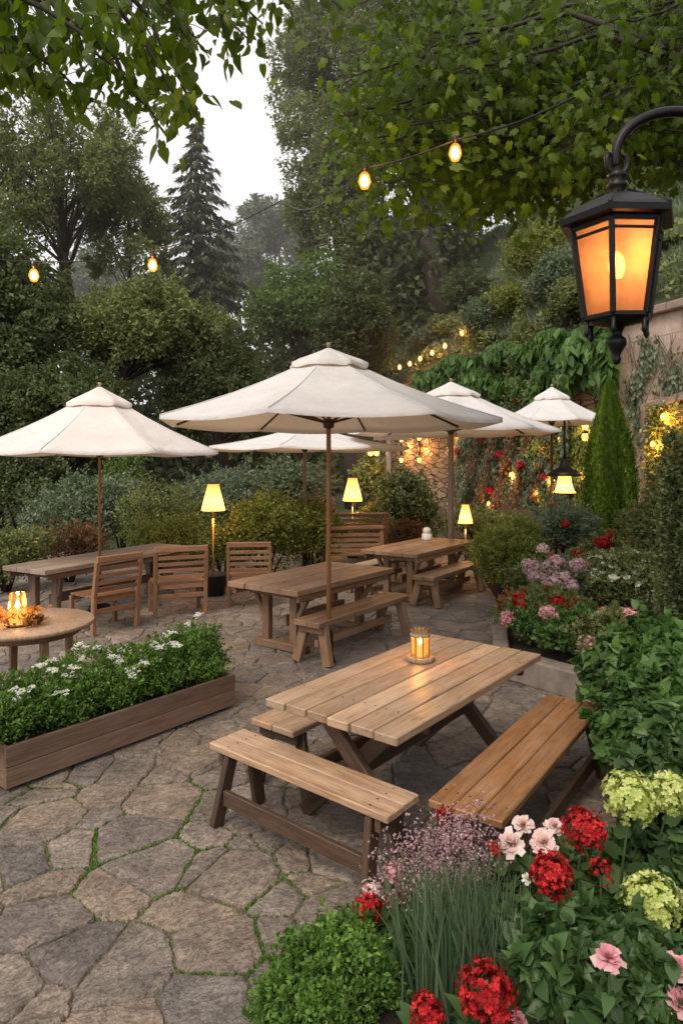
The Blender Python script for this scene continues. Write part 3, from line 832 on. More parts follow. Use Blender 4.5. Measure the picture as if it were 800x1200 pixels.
def bench(label, c, L, W, H, planks, rz, mat, style='plank', legmat=None, th=.04, group=None):
    t = thing('bench', label, 'bench', (c[0], c[1], 0), rz, group)
    m = MB(); pw = W/planks; lm = legmat or M['leg']
    for i in range(planks):
        y = -W/2+pw*(i+.5); e = random.uniform(-.006, .006)
        m.board((-L/2+e, y, H-th/2), (L/2+e, y, H-th/2), pw-.005, th, bev=.006, seg=8, warp=.0015)
    m.obj('seat', mat, t)
    for sx in (-1, 1):
        x = sx*(L/2-.13)
        for sy in (-1, 1):
            m = MB(); m.board((x+sx*.03, sy*(W/2+.03), .01), (x, sy*(W/2-.06), H-th), .08 if style == 'plank' else .1, .04 if style == 'plank' else .07, up=(1, 0, 0), bev=.005); m.obj('leg', lm, t)
        m = MB(); m.board((x+sx*.055, -W/2+.02, H-th-.035), (x+sx*.055, W/2-.02, H-th-.035), .035, .07, bev=.004); m.obj('crossbeam', lm, t)
    if style == 'plank':
        m = MB(); m.board((-L/2+.14, -W/2+.0, .17), (L/2-.14, -W/2+.0, .17), .03, .085, bev=.004); m.obj('stretcher', lm, t)
    else:
        m = MB(); m.board((-L/2+.16, 0, .2), (L/2-.16, 0, .2), .05, .08, bev=.005); m.obj('stretcher', lm, t)
    return t
def trestle(label, c, L, W, H, rz, mat, planks=4, legmat=None, name='trestle_table'):
    t = thing(name, label, 'table', (c[0], c[1], 0), rz); lm = legmat or M['mid']
    m = MB(); pw = W/planks
    for i in range(planks):
        y = -W/2+pw*(i+.5)
        m.board((-L/2+random.uniform(-.012, .012), y, H-.03), (L/2+random.uniform(-.012, .012), y, H-.03), pw-.004, .06, bev=.006, seg=10, warp=.002)
    m.obj('tabletop', mat, t)
    for sx in (-1, 1):
        x = sx*(L/2-.32)
        m = MB(); m.board((x, -W/2+.14, .05), (x, W/2-.14, .05), .12, .09, bev=.012); m.obj('foot', lm, t)
        for sy in (-1, 1):
            m = MB(); m.board((x, sy*.2, .09), (x, sy*.2, H-.15), .1, .08, up=(1, 0, 0), bev=.008); m.obj('leg', lm, t)
            m = MB(); m.board((x, sy*.24, H-.38), (x, sy*(W/2-.1), H-.09), .05, .06, up=(1, 0, 0), bev=.005); m.obj('brace', lm, t)
        m = MB(); m.board((x, -W/2+.06, H-.11), (x, W/2-.06, H-.11), .1, .09, bev=.008); m.obj('crossbeam', lm, t)
    m = MB(); m.board((-L/2+.38, 0, .3), (L/2-.38, 0, .3), .05, .12, bev=.006); m.obj('stretcher', lm, t)
    m = MB(); m.board((-L/2+.06, -W/2+.05, H-.1), (L/2-.06, -W/2+.05, H-.1), .035, .07); m.board((-L/2+.06, W/2-.05, H-.1), (L/2-.06, W/2-.05, H-.1), .035, .07); m.obj('apron', lm, t)
    return t

def screws(root, L, W, planks, H, xs):
    pw = W/planks
    for x in xs:
        for i in range(planks):
            for dy in (-.25, .25):
                m = MB(); m.lathe([(.0055, H-.002), (.0055, H+.0008), (.003, H+.0012), (0, H+.0004)], (x+random.uniform(-.004, .004), -W/2+pw*(i+.5)+dy*pw, 0), 8); m.obj('screw', M['iron'], root)
cx, cy, rz, L, W = fitrect([(314, 816), (463, 868), (626, 767), (512, 742)], .75)
T1 = xtable('plank-topped picnic table with crossed dark legs in the foreground, candle lantern on it', (cx, cy), L, W*1.03, .75, 6, rz, M['top'])
T1C = (cx, cy, rz); screws(T1, L, W*1.03, 6, .75, (-L/2+.28, L/2-.28))
cx, cy, rz, L, W = fitrect([(249, 871), (284, 853), (491, 931), (453, 956)], .44)
# here the long edge runs from b to c
b_ = bench('long narrow plank bench in front of the near picnic table, low rail between splayed legs', (cx-.0, cy), 1.26, .27, .44, 2, math.atan2(-.79, .955), M['top'])
screws(b_, 1.26, .27, 2, .44, (-.5, .5))
u = Vector((math.cos(T1C[2]), math.sin(T1C[2]), 0)); v = Vector((-u.y, u.x, 0))
c2 = Vector((T1C[0], T1C[1], 0))+v*.68+u*.06
bench('bench mostly hidden behind the near picnic table, only its left end showing', (c2.x, c2.y), 1.3, .36, .45, 2, T1C[2], M['top'])
cx, cy, rz, L, W = fitrect([(492, 934), (583, 966), (687, 821), (648, 817)], .45)
b_ = bench('wide orange-brown three-plank bench right of the near picnic table against the green foliage', (cx+.03, cy), L, .37, .45, 3, rz, M['bench'])
screws(b_, L, .37, 3, .45, (-L/2+.13, L/2-.13))

cx, cy, rz, L, W = fitrect([(268, 679), (332, 700), (467, 666), (392, 655)], .74)
trestle('worn thick-topped trestle table under the large central umbrella', (cx, cy), L*.9, 1.0, .74, rz, M['mid'])
T2C = (cx, cy, rz, L)
cx, cy, rz, L, W = fitrect([(332, 722), (367, 733), (479, 697), (455, 690)], .46)
bench('stout brown bench beside the umbrella pole at the central trestle table', (cx+.03, cy-.06), 1.75, .34, .46, 2, T2C[2], M['mid'], 'stout', M['mid'], .06)
cx, cy, rz, L, W = fitrect([(429, 642), (482, 652), (555, 634), (500, 628)], .75)
trestle('farther trestle table with a small white jar, near the lit stone wall', (cx, cy), L, .95, .75, rz, M['mid'])
T3C = (cx, cy, rz, L)
cx, cy, rz, L, W = fitrect([(482, 671), (500, 680), (567, 661), (548, 655)], .45)
bench('stout brown bench on the right side of the far trestle table', (cx, cy), 1.75, .34, .45, 2, T3C[2], M['mid'], 'stout', M['mid'], .06)
u = Vector((math.cos(T3C[2]), math.sin(T3C[2]), 0)); v = Vector((-u.y, u.x, 0))
q = Vector((T3C[0], T3C[1], 0))+v*.72
bench('pale bench on the left side of the far trestle table, next to the hedge', (q.x, q.y), 1.6, .32, .45, 2, T3C[2], M['old'], 'stout', M['mid'], .06)
# long table left
cx, cy, rz, L, W = fitrect([(10, 661), (47, 671), (221, 640), (187, 636)], .75)
trestle('long grey weathered table under the left umbrella by the hedge', (cx, cy), L, .8, .75, rz, M['old'], 3, M['planter'])
LT = (cx, cy, rz)

def chair(label, c, rz, w=.5, arms=False, group=None, h=.94):
    t = thing('wooden_chair', label, 'chair', (c[0], c[1], 0), rz, group); mt = M['chair']
    for sx in (-1, 1):
        m = MB(); m.board((sx*w/2, 0, 0), (sx*w/2, -.02, .45), .055, .05, up=(1, 0, 0)); m.board((sx*w/2, -.02, .45), (sx*w/2, -.09, h-.05), .055, .05, up=(1, 0, 0)); m.obj('leg', mt, t)
        m = MB(); m.board((sx*w/2, .46, 0), (sx*w/2, .46, .43), .05, .05, up=(1, 0, 0)); m.obj('leg', mt, t)
        m = MB(); m.board((sx*w/2, .02, .22), (sx*w/2, .44, .22), .03, .05); m.obj('side_rail', mt, t)
    m = MB()
    m.board((-w/2-.02, -.095, h-.03), (w/2+.02, -.095, h-.03), .04, .08, bev=.012)
    for k in range(4):
        z = .54+k*.085; m.board((-w/2+.02, -.035-.07*(z-.5)/.4, z), (w/2-.02, -.035-.07*(z-.5)/.4, z), .022, .05)
    m.obj('backrest', mt, t)
    m = MB()
    for k in range(5): m.board((-w/2-.01, .03+k*.1, .45), (w/2+.01, .03+k*.1, .45), .088, .028)
    m.obj('seat', mt, t)
    for y_, z_ in ((0, .28), (.46, .4), (0, .405)):
        m = MB(); m.board((-w/2+.02, y_, z_), (w/2-.02, y_, z_), .03, .06); m.obj('rail', mt, t)
    return t
a, b = P(109.5, 743), P(161, 737); c = (a+b)/2; chair('slat-back wooden chair, left one of the pair at the long grey table', (c.x, c.y), math.atan2(b.y-a.y, b.x-a.x)+.42, .60)
a, b = P(186, 723), P(237, 722); c = (a+b)/2; chair('slat-back wooden chair, right one of the pair at the long grey table', (c.x, c.y), math.atan2(b.y-a.y, b.x-a.x)+.32, .66)
c = P(306, 690); chair('slat-back wooden chair standing at the hedge behind the central trestle table', (c.x, 9.4), math.pi+math.pi+.12, .58, h=.93)

def garden_bench(label, c, rz, w):
    t = thing('garden_bench', label, 'bench', (c[0], c[1], c[2]), rz)
    mt = M['chair']
    for sx in (-1, 1):
        for y, hh in ((-.02, .9), (.42, .6)):
            m = MB(); m.board((sx*w/2, y, 0), (sx*w/2, y, hh), .07, .07, up=(1, 0, 0)); m.obj('leg', mt, t)
        m = MB(); m.board((sx*w/2, -.05, .62), (sx*w/2, .48, .62), .08, .04); m.obj('armrest', mt, t)
    m = MB(); m.board((-w/2-.05, -.03, .91), (w/2+.05, -.03, .91), .12, .07, bev=.02, seg=4, warp=.01)
    for k in range(4): m.board((-w/2, -.02, .52+k*.09), (w/2, -.02, .52+k*.09), .025, .06)
    m.obj('backrest', mt, t)
    m = MB()
    for k in range(4): m.board((-w/2, .04+k*.12, .44), (w/2, .04+k*.12, .44), .1, .03)
    m.obj('seat', mt, t)
c = PD(417, 600, 13.6); garden_bench('dark garden bench with a broad top rail beneath the middle table lamp', (c.x, 13.6, .08), .06, 1.25)
c = PD(415, 620, 11.6); garden_bench('slatted garden bench just behind the umbrella pole, in front of the darker bench', (c.x, 11.6, 0), .12, .95)

# round table
rt = thing('round_table', 'round wooden table at the left edge behind the flower planter', 'table', (-2.66, 5.66, 0))
m = MB(); m.lathe([(0, .66), (.50, .66), (.525, .665), (.53, .69), (.522, .70), (0, .70)], n=48)
RT = m.obj('tabletop', M['top'], rt)
m = MB(); m.lathe([(.40, .60), (.42, .60), (.42, .658), (.40, .658)], n=32); m.obj('apron', M['mid'], rt)
for a in (45, 135, 225, 315):
    m = MB(); ca, sa = math.cos(math.radians(a)), math.sin(math.radians(a))
    m.board((ca*.37, sa*.37, .01), (ca*.34, sa*.34, .655), .06, .055, up=(ca, sa, 0)); m.obj('leg', M['mid'], rt)

# planter box
pb = P(7, 932); pe = P(276, 830); d = (pe-pb); PL = d.length; rzp = math.atan2(d.y, d.x)
PH, PW = .28, .62
pl = thing('planter_box', 'long low wooden planter box overflowing with white-flowered greenery at the left', 'planter', tuple(pb), rzp)
m = MB()
for k in range(2): m.board((0, .015, .03+.13*k+.065), (PL, .015, .03+.13*k+.065), .03, .128, bev=.004, seg=6, warp=.001)
m.obj('front_panel', M['planter'], pl)
m = MB()
for k in range(2): m.board((0, PW, .03+.13*k+.065), (PL, PW, .03+.13*k+.065), .03, .128, bev=.004)
m.obj('back_panel', M['planter'], pl)
for x in (.014, PL-.014):
    m = MB(); m.board((x, .032, .16), (x, PW-.017, .16), .028, .258, bev=.004); m.obj('end_panel', M['planter'], pl)
m = MB(); m.board((.06, .1, .015), (PL-.06, .1, .015), .08, .03); m.board((.06, PW-.1, .015), (PL-.06, PW-.1, .015), .08, .03); m.obj('base_rail', M['leg'], pl)
m = MB(); m.box((PL/2, PW/2, .22), PL-.07, PW-.06, .04); m.obj('soil', M['soil'], pl)
dirv = d.normalized(); nv = Vector((-dirv.y, dirv.x, 0))
names = ['at the left end', 'second from the left end', 'in the middle', 'second from the right end', 'at the right end']
for k in range(5):
    q = (k+.5)/5
    c = pb+dirv*(PL*q)+nv*(PW*.52); c.z = PH-.05
    rt_ = thing('white_flowering_plant', 'bushy green plant with small white flowers in the wooden planter, '+names[k], 'plant', tuple(c), 0, 'white-flowered plants in the wooden planter')
    C, RR, tone = blobs((0, .02, .13), (.31, .41, .27+.03*math.sin(k*2)), 34, .32, 50+k)
    C = np.vstack([C, [(0, 0, .08)]]); RR = np.vstack([RR, [(.24, .28, .17)]]); tone = np.append(tone, .1)
    Pt, D, Rn = shell(15000, C, RR, tone, .5)
    Pt[:, 2] = np.maximum(Pt[:, 2], -.03)
    T = D*.6+rv(len(Pt))*.8+np.array((0, 0, .5)); N = D+rv(len(Pt))*.7+np.array((0, 0, .6))
    leafobj('foliage', Pt, T, N, .026*RNG.uniform(.6, 1.4, len(Pt)), Rn, TQ, M['lf_box'], rt_)
    up = [i for i in RNG.permutation(len(Pt)) if Pt[i, 2] > .24 and D[i, 2] > .1][:[15, 15, 18, 22, 17][k]]
    for i in up: flower('daisy', Pt[i]+np.array((0, 0, .025)), np.array((0, -.2, 1.)), random.uniform(.03, .05), M['p_white'], rt_, 'flower')

# umbrellas
def umbrella(label, px, d, R, zr, za, vent=.26, poler=.024, rot=0., zb=0., polemat=None, n=8, basr=1., capz=.03):
    x = (px-400)*d/F
    t = thing('patio_umbrella', label, 'umbrella', (x, d, zb), rot)
    zr -= zb; za -= zb
    pm = polemat or M['pole']
    m = MB(); m.tube([(0, 0, .03), (0, 0, (za)*.5), (0, 0, za-.06)], poler, 16); m.obj('pole', pm, t)
    m = MB(); m.lathe([(0, 0), (.15*basr, 0), (.155*basr, .03), (.13*basr, .07), (.06*min(1, basr+.3), .09), (.045, .32), (.03, .34), (0, .34)], n=28); m.obj('base', M['iron'], t)
    def ang(k): return 2*math.pi*k/n+math.pi/n
    def prof(q): return za+(zr-za)*(q**.94)-.045*math.sin(math.pi*q)
    NU, NR = 10, 14; r0 = .02
    V = []; Fc = []
    cnt = n*NU
    for j in range(NR+1):
        q = j/NR; rr = r0+(R-r0)*q
        for k in range(n):
            for i in range(NU):
                w_ = i/NU; a0, a1 = ang(k), ang(k+1)
                p0 = (math.cos(a0), math.sin(a0)); p1 = (math.cos(a1), math.sin(a1))
                X = p0[0]*(1-w_)+p1[0]*w_; Y = p0[1]*(1-w_)+p1[1]*w_
                s = math.sin(math.pi*w_); pull = 1-.02*s*q*q
                V.append((X*rr*pull, Y*rr*pull, prof(q)-.05*R*.6*s*math.sin(min(1, q*1.15)*math.pi/2)*.6))
    for j in range(NR):
        for i in range(cnt):
            i2 = (i+1) % cnt
            Fc.append((j*cnt+i, (j+1)*cnt+i, (j+1)*cnt+i2, j*cnt+i2))
    # hem
    b = len(V)
    for i in range(cnt):
        x_, y_, z_ = V[NR*cnt+i]; V.append((x_*1.001, y_*1.001, z_-.035))
    for i in range(cnt):
        i2 = (i+1) % cnt
        Fc.append((NR*cnt+i, b+i, b+i2, NR*cnt+i2))
    can = mesh_np('canopy', V, Fc, M['canvas'], t, smooth=True)
    m = MB()
    for k in range(n):
        a = ang(k)
        pts = [(math.cos(a)*(R*q), math.sin(a)*(R*q), prof(q)+.004) for q in (.02, .2, .4, .6, .8, 1.0)]
        m.tube(pts, .006, 5)
    m.obj('seam', M['canvas'], can)
    # vent cap
    V = []; Fc = []; RV = R*vent
    for j in range(6):
        q = j/5; rr = .01+RV*q
        for i in range(cnt):
            k, w_ = divmod(i, NU); w_ /= NU; a0, a1 = ang(k), ang(k+1)
            X = math.cos(a0)*(1-w_)+math.cos(a1)*w_; Y = math.sin(a0)*(1-w_)+math.sin(a1)*w_
            zz = prof(q*vent)+.03+.05*q
            if j == 5: zz -= .012
            V.append((X*rr, Y*rr, zz+(-.02*math.sin(math.pi*w_)*q)+.012*math.sin(w_*math.pi*2+k)*q))
    for j in range(5):
        for i in range(cnt):
            i2 = (i+1) % cnt; Fc.append((j*cnt+i, (j+1)*cnt+i, (j+1)*cnt+i2, j*cnt+i2))
    b = len(V)
    for i in range(cnt):
        x_, y_, z_ = V[5*cnt+i]; V.append((x_, y_, z_-.035))
    for i in range(cnt):
        i2 = (i+1) % cnt; Fc.append((5*cnt+i, b+i, b+i2, 5*cnt+i2))
    mesh_np('vent_cap', V, Fc, M['canvas'], t, smooth=True)
    m = MB(); m.lathe([(0, .055), (.018, .052), (.026, .04), (.022, .02), (.012, .01), (.03, -.002), (0, -.004)][::-1], (0, 0, za+capz-.002), 14); m.obj('finial', M['rawwood'], t)
    m = MB(); m.lathe([(0, -.05), (.05, -.05), (.06, 0), (.05, .04), (0, .04)], (0, 0, zr-.02+.0), 14); m.obj('hub', M['leg'], t)
    for k in range(n):
        a = ang(k); ca, sa = math.cos(a), math.sin(a)
        m = MB(); m.board((ca*.04, sa*.04, za-.09), (ca*(R*.5), sa*R*.5, prof(.5)-.03), .018, .024); m.board((ca*(R*.5), sa*R*.5, prof(.5)-.03), (ca*(R-.015), sa*(R-.015), zr-.012), .018, .024)
        rb = m.obj('rib', M['leg'], t)
        m = MB(); m.board((ca*.05, sa*.05, zr-.01), (ca*R*.55, sa*R*.55, prof(.55)-.045), .016, .022); m.obj('strut', M['leg'], rb)
    return t
xu = PD(385, 490, 6.78)
umbrella('large central cream umbrella on a varnished pole over the trestle table', 385, 6.78, 1.72, 2.47, 3.19, .235, rot=math.radians(8), capz=.03, basr=.45)
# dark socket on main pole
o = umbrella('left cream umbrella with a two-tier top over the long grey table', 117, 9.25, 1.66, 2.20, 3.08, .27, .02, rot=math.radians(20))
umbrella('flat white umbrella low behind the large central one', 357, 12.2, 1.9, 2.32, 2.75, .12, .03, rot=math.radians(14), polemat=M['greypole'])
umbrella('white umbrella with a wooden post, right behind the central umbrella', 528, 11.5, 1.82, 2.60, 3.42, .27, .05, rot=math.radians(10), polemat=M['greypole'])
umbrella('smallest far umbrella, beside the cypress at the right', 646, 13.0, 1.08, 2.86, 3.5, .32, .03, rot=math.radians(30), zb=bedz(4.08, 13.0)-.03, polemat=M['leg'])

# ------------------------------------------------------------- lamps
def floor_lamp(label, px, ty, by, d, w, ground, bucket=False, group=None):
    top = PD(px, ty, d); bot = PD(px, by, d); r = w*d/F/2
    t = thing('floor_lamp', label, 'lamp', (top.x, d, ground), 0, group)
    z1 = top.z-ground; z0 = bot.z-ground
    m = MB(); m.lathe([(r, z0), (r*.82, z0+(z1-z0)*.35), (r*.52, z0+(z1-z0)*.86), (r*.47, z1)], n=20)
    # open shade: rebuild without caps
    m.f = [f for f in m.f if len(f) == 4]; m.sm = [True]*len(m.f)
    m.obj('lamp_shade', M['shade'], t)
    m = MB(); m.lathe([(0, z1-.01), (r*.47, z1-.006), (r*.48, z1+.01), (r*.2, z1+.025), (0, z1+.03)], n=16); m.lathe([(0, z0-.03), (r*.3, z0-.03), (r*.32, z0-.005), (0, z0)], n=16); m.obj('shade_cap', M['brass'], t)
    m = MB(); m.tube([(0, 0, .02), (0, 0, z0)], .016, 10)
    m.tube([(0, 0, z0), (0, 0, z1)], .005, 6); m.obj('pole', M['pole'] if bucket else M['greypole'], t)
    m = MB(); m.lathe([(0, z0+.1), (.03, z0+.12), (.035, z0+.17), (0, z0+.21)], n=12); m.obj('bulb', M['bulbcore'], t)
    if bucket:
        m = MB(); m.lathe([(0, 0), (.17, 0), (.21, .33), (.225, .335), (.22, .30), (0, .29)], n=20); m.obj('planter_bucket', M['pot'], t)
    else:
        m = MB(); m.lathe([(0, 0), (.13, 0), (.12, .03), (.03, .04), (0, .04)], n=20); m.obj('base', M['iron'], t)
    lamp((0, 0, z0-.12), 20, .06, parent=t)
    return t
floor_lamp('lit cone-shaded lamp on a pole in a dark bucket by the left hedge', 250, 567, 598, 10.3, 28, 0, True)
floor_lamp('lit cone-shaded lamp standing behind the dark garden bench', 413, 560, 587, 14.3, 23, 0)
floor_lamp('small lit lamp on a short post at the foot of the stone wall', 545, 591, 613, 13.6, 17, 0)

# hanging bell lamp under the small umbrella
bp = PD(661, 578, 12.6)
hl = thing('hanging_lamp', 'lit bell-shaped lamp hanging below the smallest umbrella', 'lamp', tuple(bp))
m = MB(); m.lathe([(.215, 0), (.17, .06), (.13, .2), (.115, .34), (.10, .36)], n=24); m.f = [f for f in m.f if len(f) == 4]; m.sm = [True]*len(m.f); m.obj('lamp_shade', M['bellshade'], hl)
m = MB(); m.lathe([(.0, .355), (.33, .33), (.34, .35), (.22, .43), (.12, .48), (.07, .6), (.03, .66), (0, .67)], n=24); m.obj('cap', M['iron'], hl)
m = MB(); m.lathe([(.225, -.012), (.23, 0), (.215, .012)], n=24); m.f = [f for f in m.f if len(f) == 4]; m.sm = [True]*len(m.f); m.obj('rim', M['iron'], hl)
m = MB(); m.tube([(0, 0, .65), (0, 0, 1.55)], .02, 8); m.obj('rod', M['iron'], hl)
lamp((0, 0, -.15), 22, .08, parent=hl)

# sconces
def sconce(label, px, yt, yb, w=14, power=20):
    a = wallp(px, (yt+yb)/2, -.06); q = wallp(px, yt, -.28); r_ = wallp(px, yb, -.28)
    t = thing('wall_lantern', label, 'lantern', tuple(a), 0, 'lanterns on the garden wall')
    q -= a; r_ -= a
    m = MB(); m.board((0, 0, -.18), (0, 0, .18), .12, .03, up=(-.93, -.37, 0)); m.tube([(0, 0, 0), (q.x*.6, q.y*.6, .05), (q.x, q.y, (q.z+r_.z)/2)], .018, 8); m.tube([(q.x, q.y, r_.z+.06), (q.x, q.y, q.z-.06)], .02, 8); m.obj('bracket', M['iron'], t)
    for z in (q.z, r_.z):
        m = MB(); m.lathe([(0, -.10), (.05, -.08), (.075, 0), (.055, .09), (0, .11)], (q.x, q.y, z), 14); m.obj('bulb', M['bulb'], t)
        m = MB(); m.lathe([(.03, .09), (.10, .07), (.04, .14), (0, .15)], (q.x, q.y, z), 14); m.obj('shade_cap', M['iron'], t)
    lamp((q.x*1.05, q.y*1.05, (q.z+r_.z)/2), power, .1, parent=t)
sconce('double wall lantern on the stacked stone, leftmost beside the thin post', 470, 515, 539, power=75)
sconce('double wall lantern on the stacked stone, middle one of the three', 491, 513, 539, power=75)
sconce('double wall lantern on the stacked stone, just right of the umbrella post', 527, 506, 528, power=65)
sconce('double wall lantern among vines left of the hanging bell lamp', 657, 499, 514, power=60)
sconce('double wall lantern among vines just left of the cypress top', 685, 499, 512, power=60)
def fairy(label, px, py, s=-.35, r=.05, power=22, loc=None):
    p = wallp(px, py, s) if loc is None else loc
    t = thing('fairy_light', label, 'light', tuple(p), 0, 'small lights glowing in the wall vines')
    m = MB(); m.lathe([(0, -r*1.4), (r*.8, -r), (r, 0), (r*.5, r), (0, r*1.1)], n=12); m.obj('bulb', M['bulb'], t)
    m = MB(); m.lathe([(0, r), (r*.5, r), (r*.5, r*1.8), (0, r*1.9)], n=10); m.obj('socket', M['brass'], t)
    if power: lamp((0, -.12, -.05), power, .05, parent=t)
for lb, x, y in [('small glowing light in the vines right of the bell lamp', 681, 556), ('small glowing light in the vines left of the bell lamp', 642, 561), ('small glowing light in the red-tinted vines, left of and below the bell lamp', 627, 576), ('lowest small glowing light at the foot of the wall vines', 610, 610), ('small added light low behind the feathery shrub', 652, 612), ('uppermost small added light in the golden-lit vines', 634, 528), ('small added light in the creeper just right of the small cone lamp', 572, 590), ('small added light in the creeper halfway to the bell lamp', 598, 556)]:  # last four lights are added to warm the wall and vines
    fairy(lb, x, y)
for lb, x, y in [('left bulb of the pair glowing at the dark bushes under the flat umbrella', 434, 530), ('right bulb of the pair glowing at the dark bushes under the flat umbrella', 441, 530)]:
    fairy(lb, x, y, loc=PD(x, y, 16.5), r=.07)
fairy('light glowing in the vine-filled opening near its top', 777, 488, s=-.25, r=.06, power=24)
fairy('light glowing in the vine-filled opening at its left side', 764, 520, s=-.25, r=.05, power=20)
# thin post
pp = PD(455, 600, 15.5)
t = thing('wooden_post', 'slim pale wooden post left of the stone wall lanterns', 'post', (pp.x, 15.5, 0)); zt = PD(455, 516, 15.5).z
m = MB(); m.board((0, 0, 0), (0, 0, zt), .1, .1, up=(0, 1, 0)); m.obj('post', M['greypole'], t)
m = MB(); m.board((-.35, 0, zt+.04), (.5, 0, zt+.04), .08, .08); m.obj('crossbeam', M['greypole'], t)

# string lights
def string(label, pts, bulbs, r=.045, power=0, core='bulb'):
    """pts: px,py,d anchors; bulbs: px,py,d"""
    root = thing('string_lights', label, 'string lights', tuple(PD(*pts[0])))
    o = root.location.copy()
    A = [PD(*p) for p in pts]; path = []
    for i in range(len(A)-1):
        for k in range(8):
            q = k/8; p = A[i].lerp(A[i+1], q); p.z -= .12*math.sin(math.pi*q)*min(1.5, (A[i+1]-A[i]).length/3); path.append(p-o)
    path.append(A[-1]-o)
    m = MB(); m.tube(path, .006, 5); m.obj('cable', M['iron'], root)
    for b in bulbs:
        p = PD(*b)-o
        m = MB(); m.lathe([(0, -r*1.5), (r*.6, -r*1.25), (r, -r*.3), (r*.75, r*.7), (r*.4, r*1.2), (0, r*1.2)], tuple(p), 14); bo = m.obj('bulb', M['glow_shell'], root)
        m = MB(); m.lathe([(0, -r*1.1), (r*.5, -r*.85), (r*.7, -r*.2), (r*.4, r*.6), (0, r*.9)], tuple(p), 12); m.obj('filament', M['bulbcore'], bo)
        m = MB(); m.lathe([(0, r*1.15), (r*.45, r*1.15), (r*.45, r*2.2), (r*.2, r*2.4), (0, r*2.4)], tuple(p), 10)
        m.obj('socket', M['iron'], root)
        if power: lamp(tuple(p+Vector((0, -.15, 0))), power, .05, parent=root)
string('string lights with two bulbs glowing in front of the left trees', [(-60, 290, 8.2), (40, 306, 8), (179, 294, 8), (330, 235, 7.6)], [(40, 322, 8), (179, 310, 8)], .06, 22, 'bulbcore')
string('string lights with two bulbs under the overhanging maple leaves', [(330, 235, 7.6), (427, 197, 3.7), (533, 164, 3.6), (680, 110, 3.6)], [(427, 211, 3.7), (533, 178, 3.6)], .036, 7, 'bulbcore')
hs = [(468, 430), (480, 426), (492, 420), (506, 413), (521, 405), (541, 390), (562, 374), (582, 361), (600, 352), (622, 340)]
def hp(px, py):   # just above the slope behind the wall
    for k in range(400):
        d = 12+k*.05; p = PD(px, py, d)
        s = (p.x-6.65)*.93+(p.y-13)*.367
        if s > .15 and p.z < hz(p.x, p.y)+.75: return d
    return 24
hd = [(x, y, min(hp(x, y), 24)) for x, y in hs]
string('string lights climbing the planted slope above the ivy wall', [(x, y-6, d) for x, y, d in hd]+[(640, 335, hd[-1][2]-1)], hd, .075, 14, 'bulb')

# big lantern
LC = PD(722, 300, 2.5)
ln = thing('wall_lantern', 'large black iron lantern with lit amber glass hanging from a curved arm at upper right', 'lantern', (LC.x, LC.y, LC.z))
def ly(py): return PD(722, py, 2.5).z-LC.z
rotL = math.radians(-118)
def hexp(r, z, n=6): return [(r*math.cos(rotL+2*math.pi*k/n), r*math.sin(rotL+2*math.pi*k/n), z) for k in range(n)]
zT, zB, zM = ly(270), ly(374), ly(281)
RT_, RB_ = .168, .122
def rad(z): return RB_+(RT_-RB_)*(z-zB)/(zT-zB)
m = MB()
for k in range(6):
    a = hexp(rad(zT), zT)[k]; b = hexp(rad(zB), zB)[k]
    m.board(b, a, .02, .02, up=(math.cos(rotL+2*math.pi*k/6), math.sin(rotL+2*math.pi*k/6), 0), bev=.003)
for z, h in ((zB, .018), (zM, .010), (zT, .022)):
    q = hexp(rad(z), z)
    for k in range(6): m.board(q[k], q[(k+1) % 6], .014, h, bev=.003)
m.obj('frame', M['iron'], ln)
pts0 = hexp(rad(zB)-.004, zB); pts1 = hexp(rad(zM)-.004, zM); pts2 = hexp(rad(zT)-.004, zT)
for k in range(6):
    k2 = (k+1) % 6
    mesh_np('glass_pane', [pts0[k], pts0[k2], pts1[k2], pts1[k]], [(0, 1, 2, 3)], M['pane'], ln)
    mesh_np('glass_pane', [pts1[k], pts1[k2], pts2[k2], pts2[k]], [(0, 1, 2, 3)], M['pane'], ln)
m = MB()
m.lathe([(.175, zT+.005), (.215, zT+.012), (.218, zT+.034), (.20, zT+.05), (.13, zT+.095), (.055, zT+.13), (.03, zT+.14), (0, zT+.14)], n=6, smooth=False, rot=rotL)
for k in range(6):
    a = Vector(hexp(.212, zT+.036)[k]); b = Vector(hexp(.05, zT+.133)[k]); m.tube([a, b], .009, 6)
m.obj('roof', M['iron'], ln)
m = MB(); z = zT+.13
m.lathe([(0, z-.005), (.032, z), (.026, z+.015), (.036, z+.028), (.038, z+.04), (.024, z+.052), (.034, z+.065), (.036, z+.078), (.02, z+.09), (.014, z+.11), (0, z+.115)], n=20)
m.obj('collar', M['iron'], ln)
m = MB()
m.lathe([(0, zB-.005), (RB_*.96, zB-.006), (RB_*.6, zB-.02), (.03, zB-.03), (.02, zB-.05), (.018, ly(393)), (.034, ly(398)), (.036, ly(404)), (.02, ly(412)), (.012, ly(417)), (.016, ly(421)), (.012, ly(426)), (0, ly(428))], n=20)
m.obj('bottom_finial', M['iron'], ln)
for k in range(6):
    m = MB(); a = Vector(hexp(RB_*.93, zB-.01)[k]); m.lathe([(0, 0), (.01, 0), (.008, -.035), (.012, -.045), (.004, -.06), (0, -.062)][::-1], tuple(a), 10); m.obj('foot', M['iron'], ln)
m = MB(); zc = ly(312)
m.lathe([(0, zB), (.035, zB), (.03, zB+.03), (.012, zB+.05), (.012, zc-.05), (0, zc-.05)], n=12); m.obj('candle_holder', M['iron'], ln)
m = MB(); m.lathe([(0, zc-.06), (.022, zc-.04), (.032, zc), (.022, zc+.035), (0, zc+.058)], n=14); m.obj('bulb', M['bulbcore'], ln)
lamp((.03, -.03, zc+.01), 2.6, .02, (1, .52, .2), parent=ln)
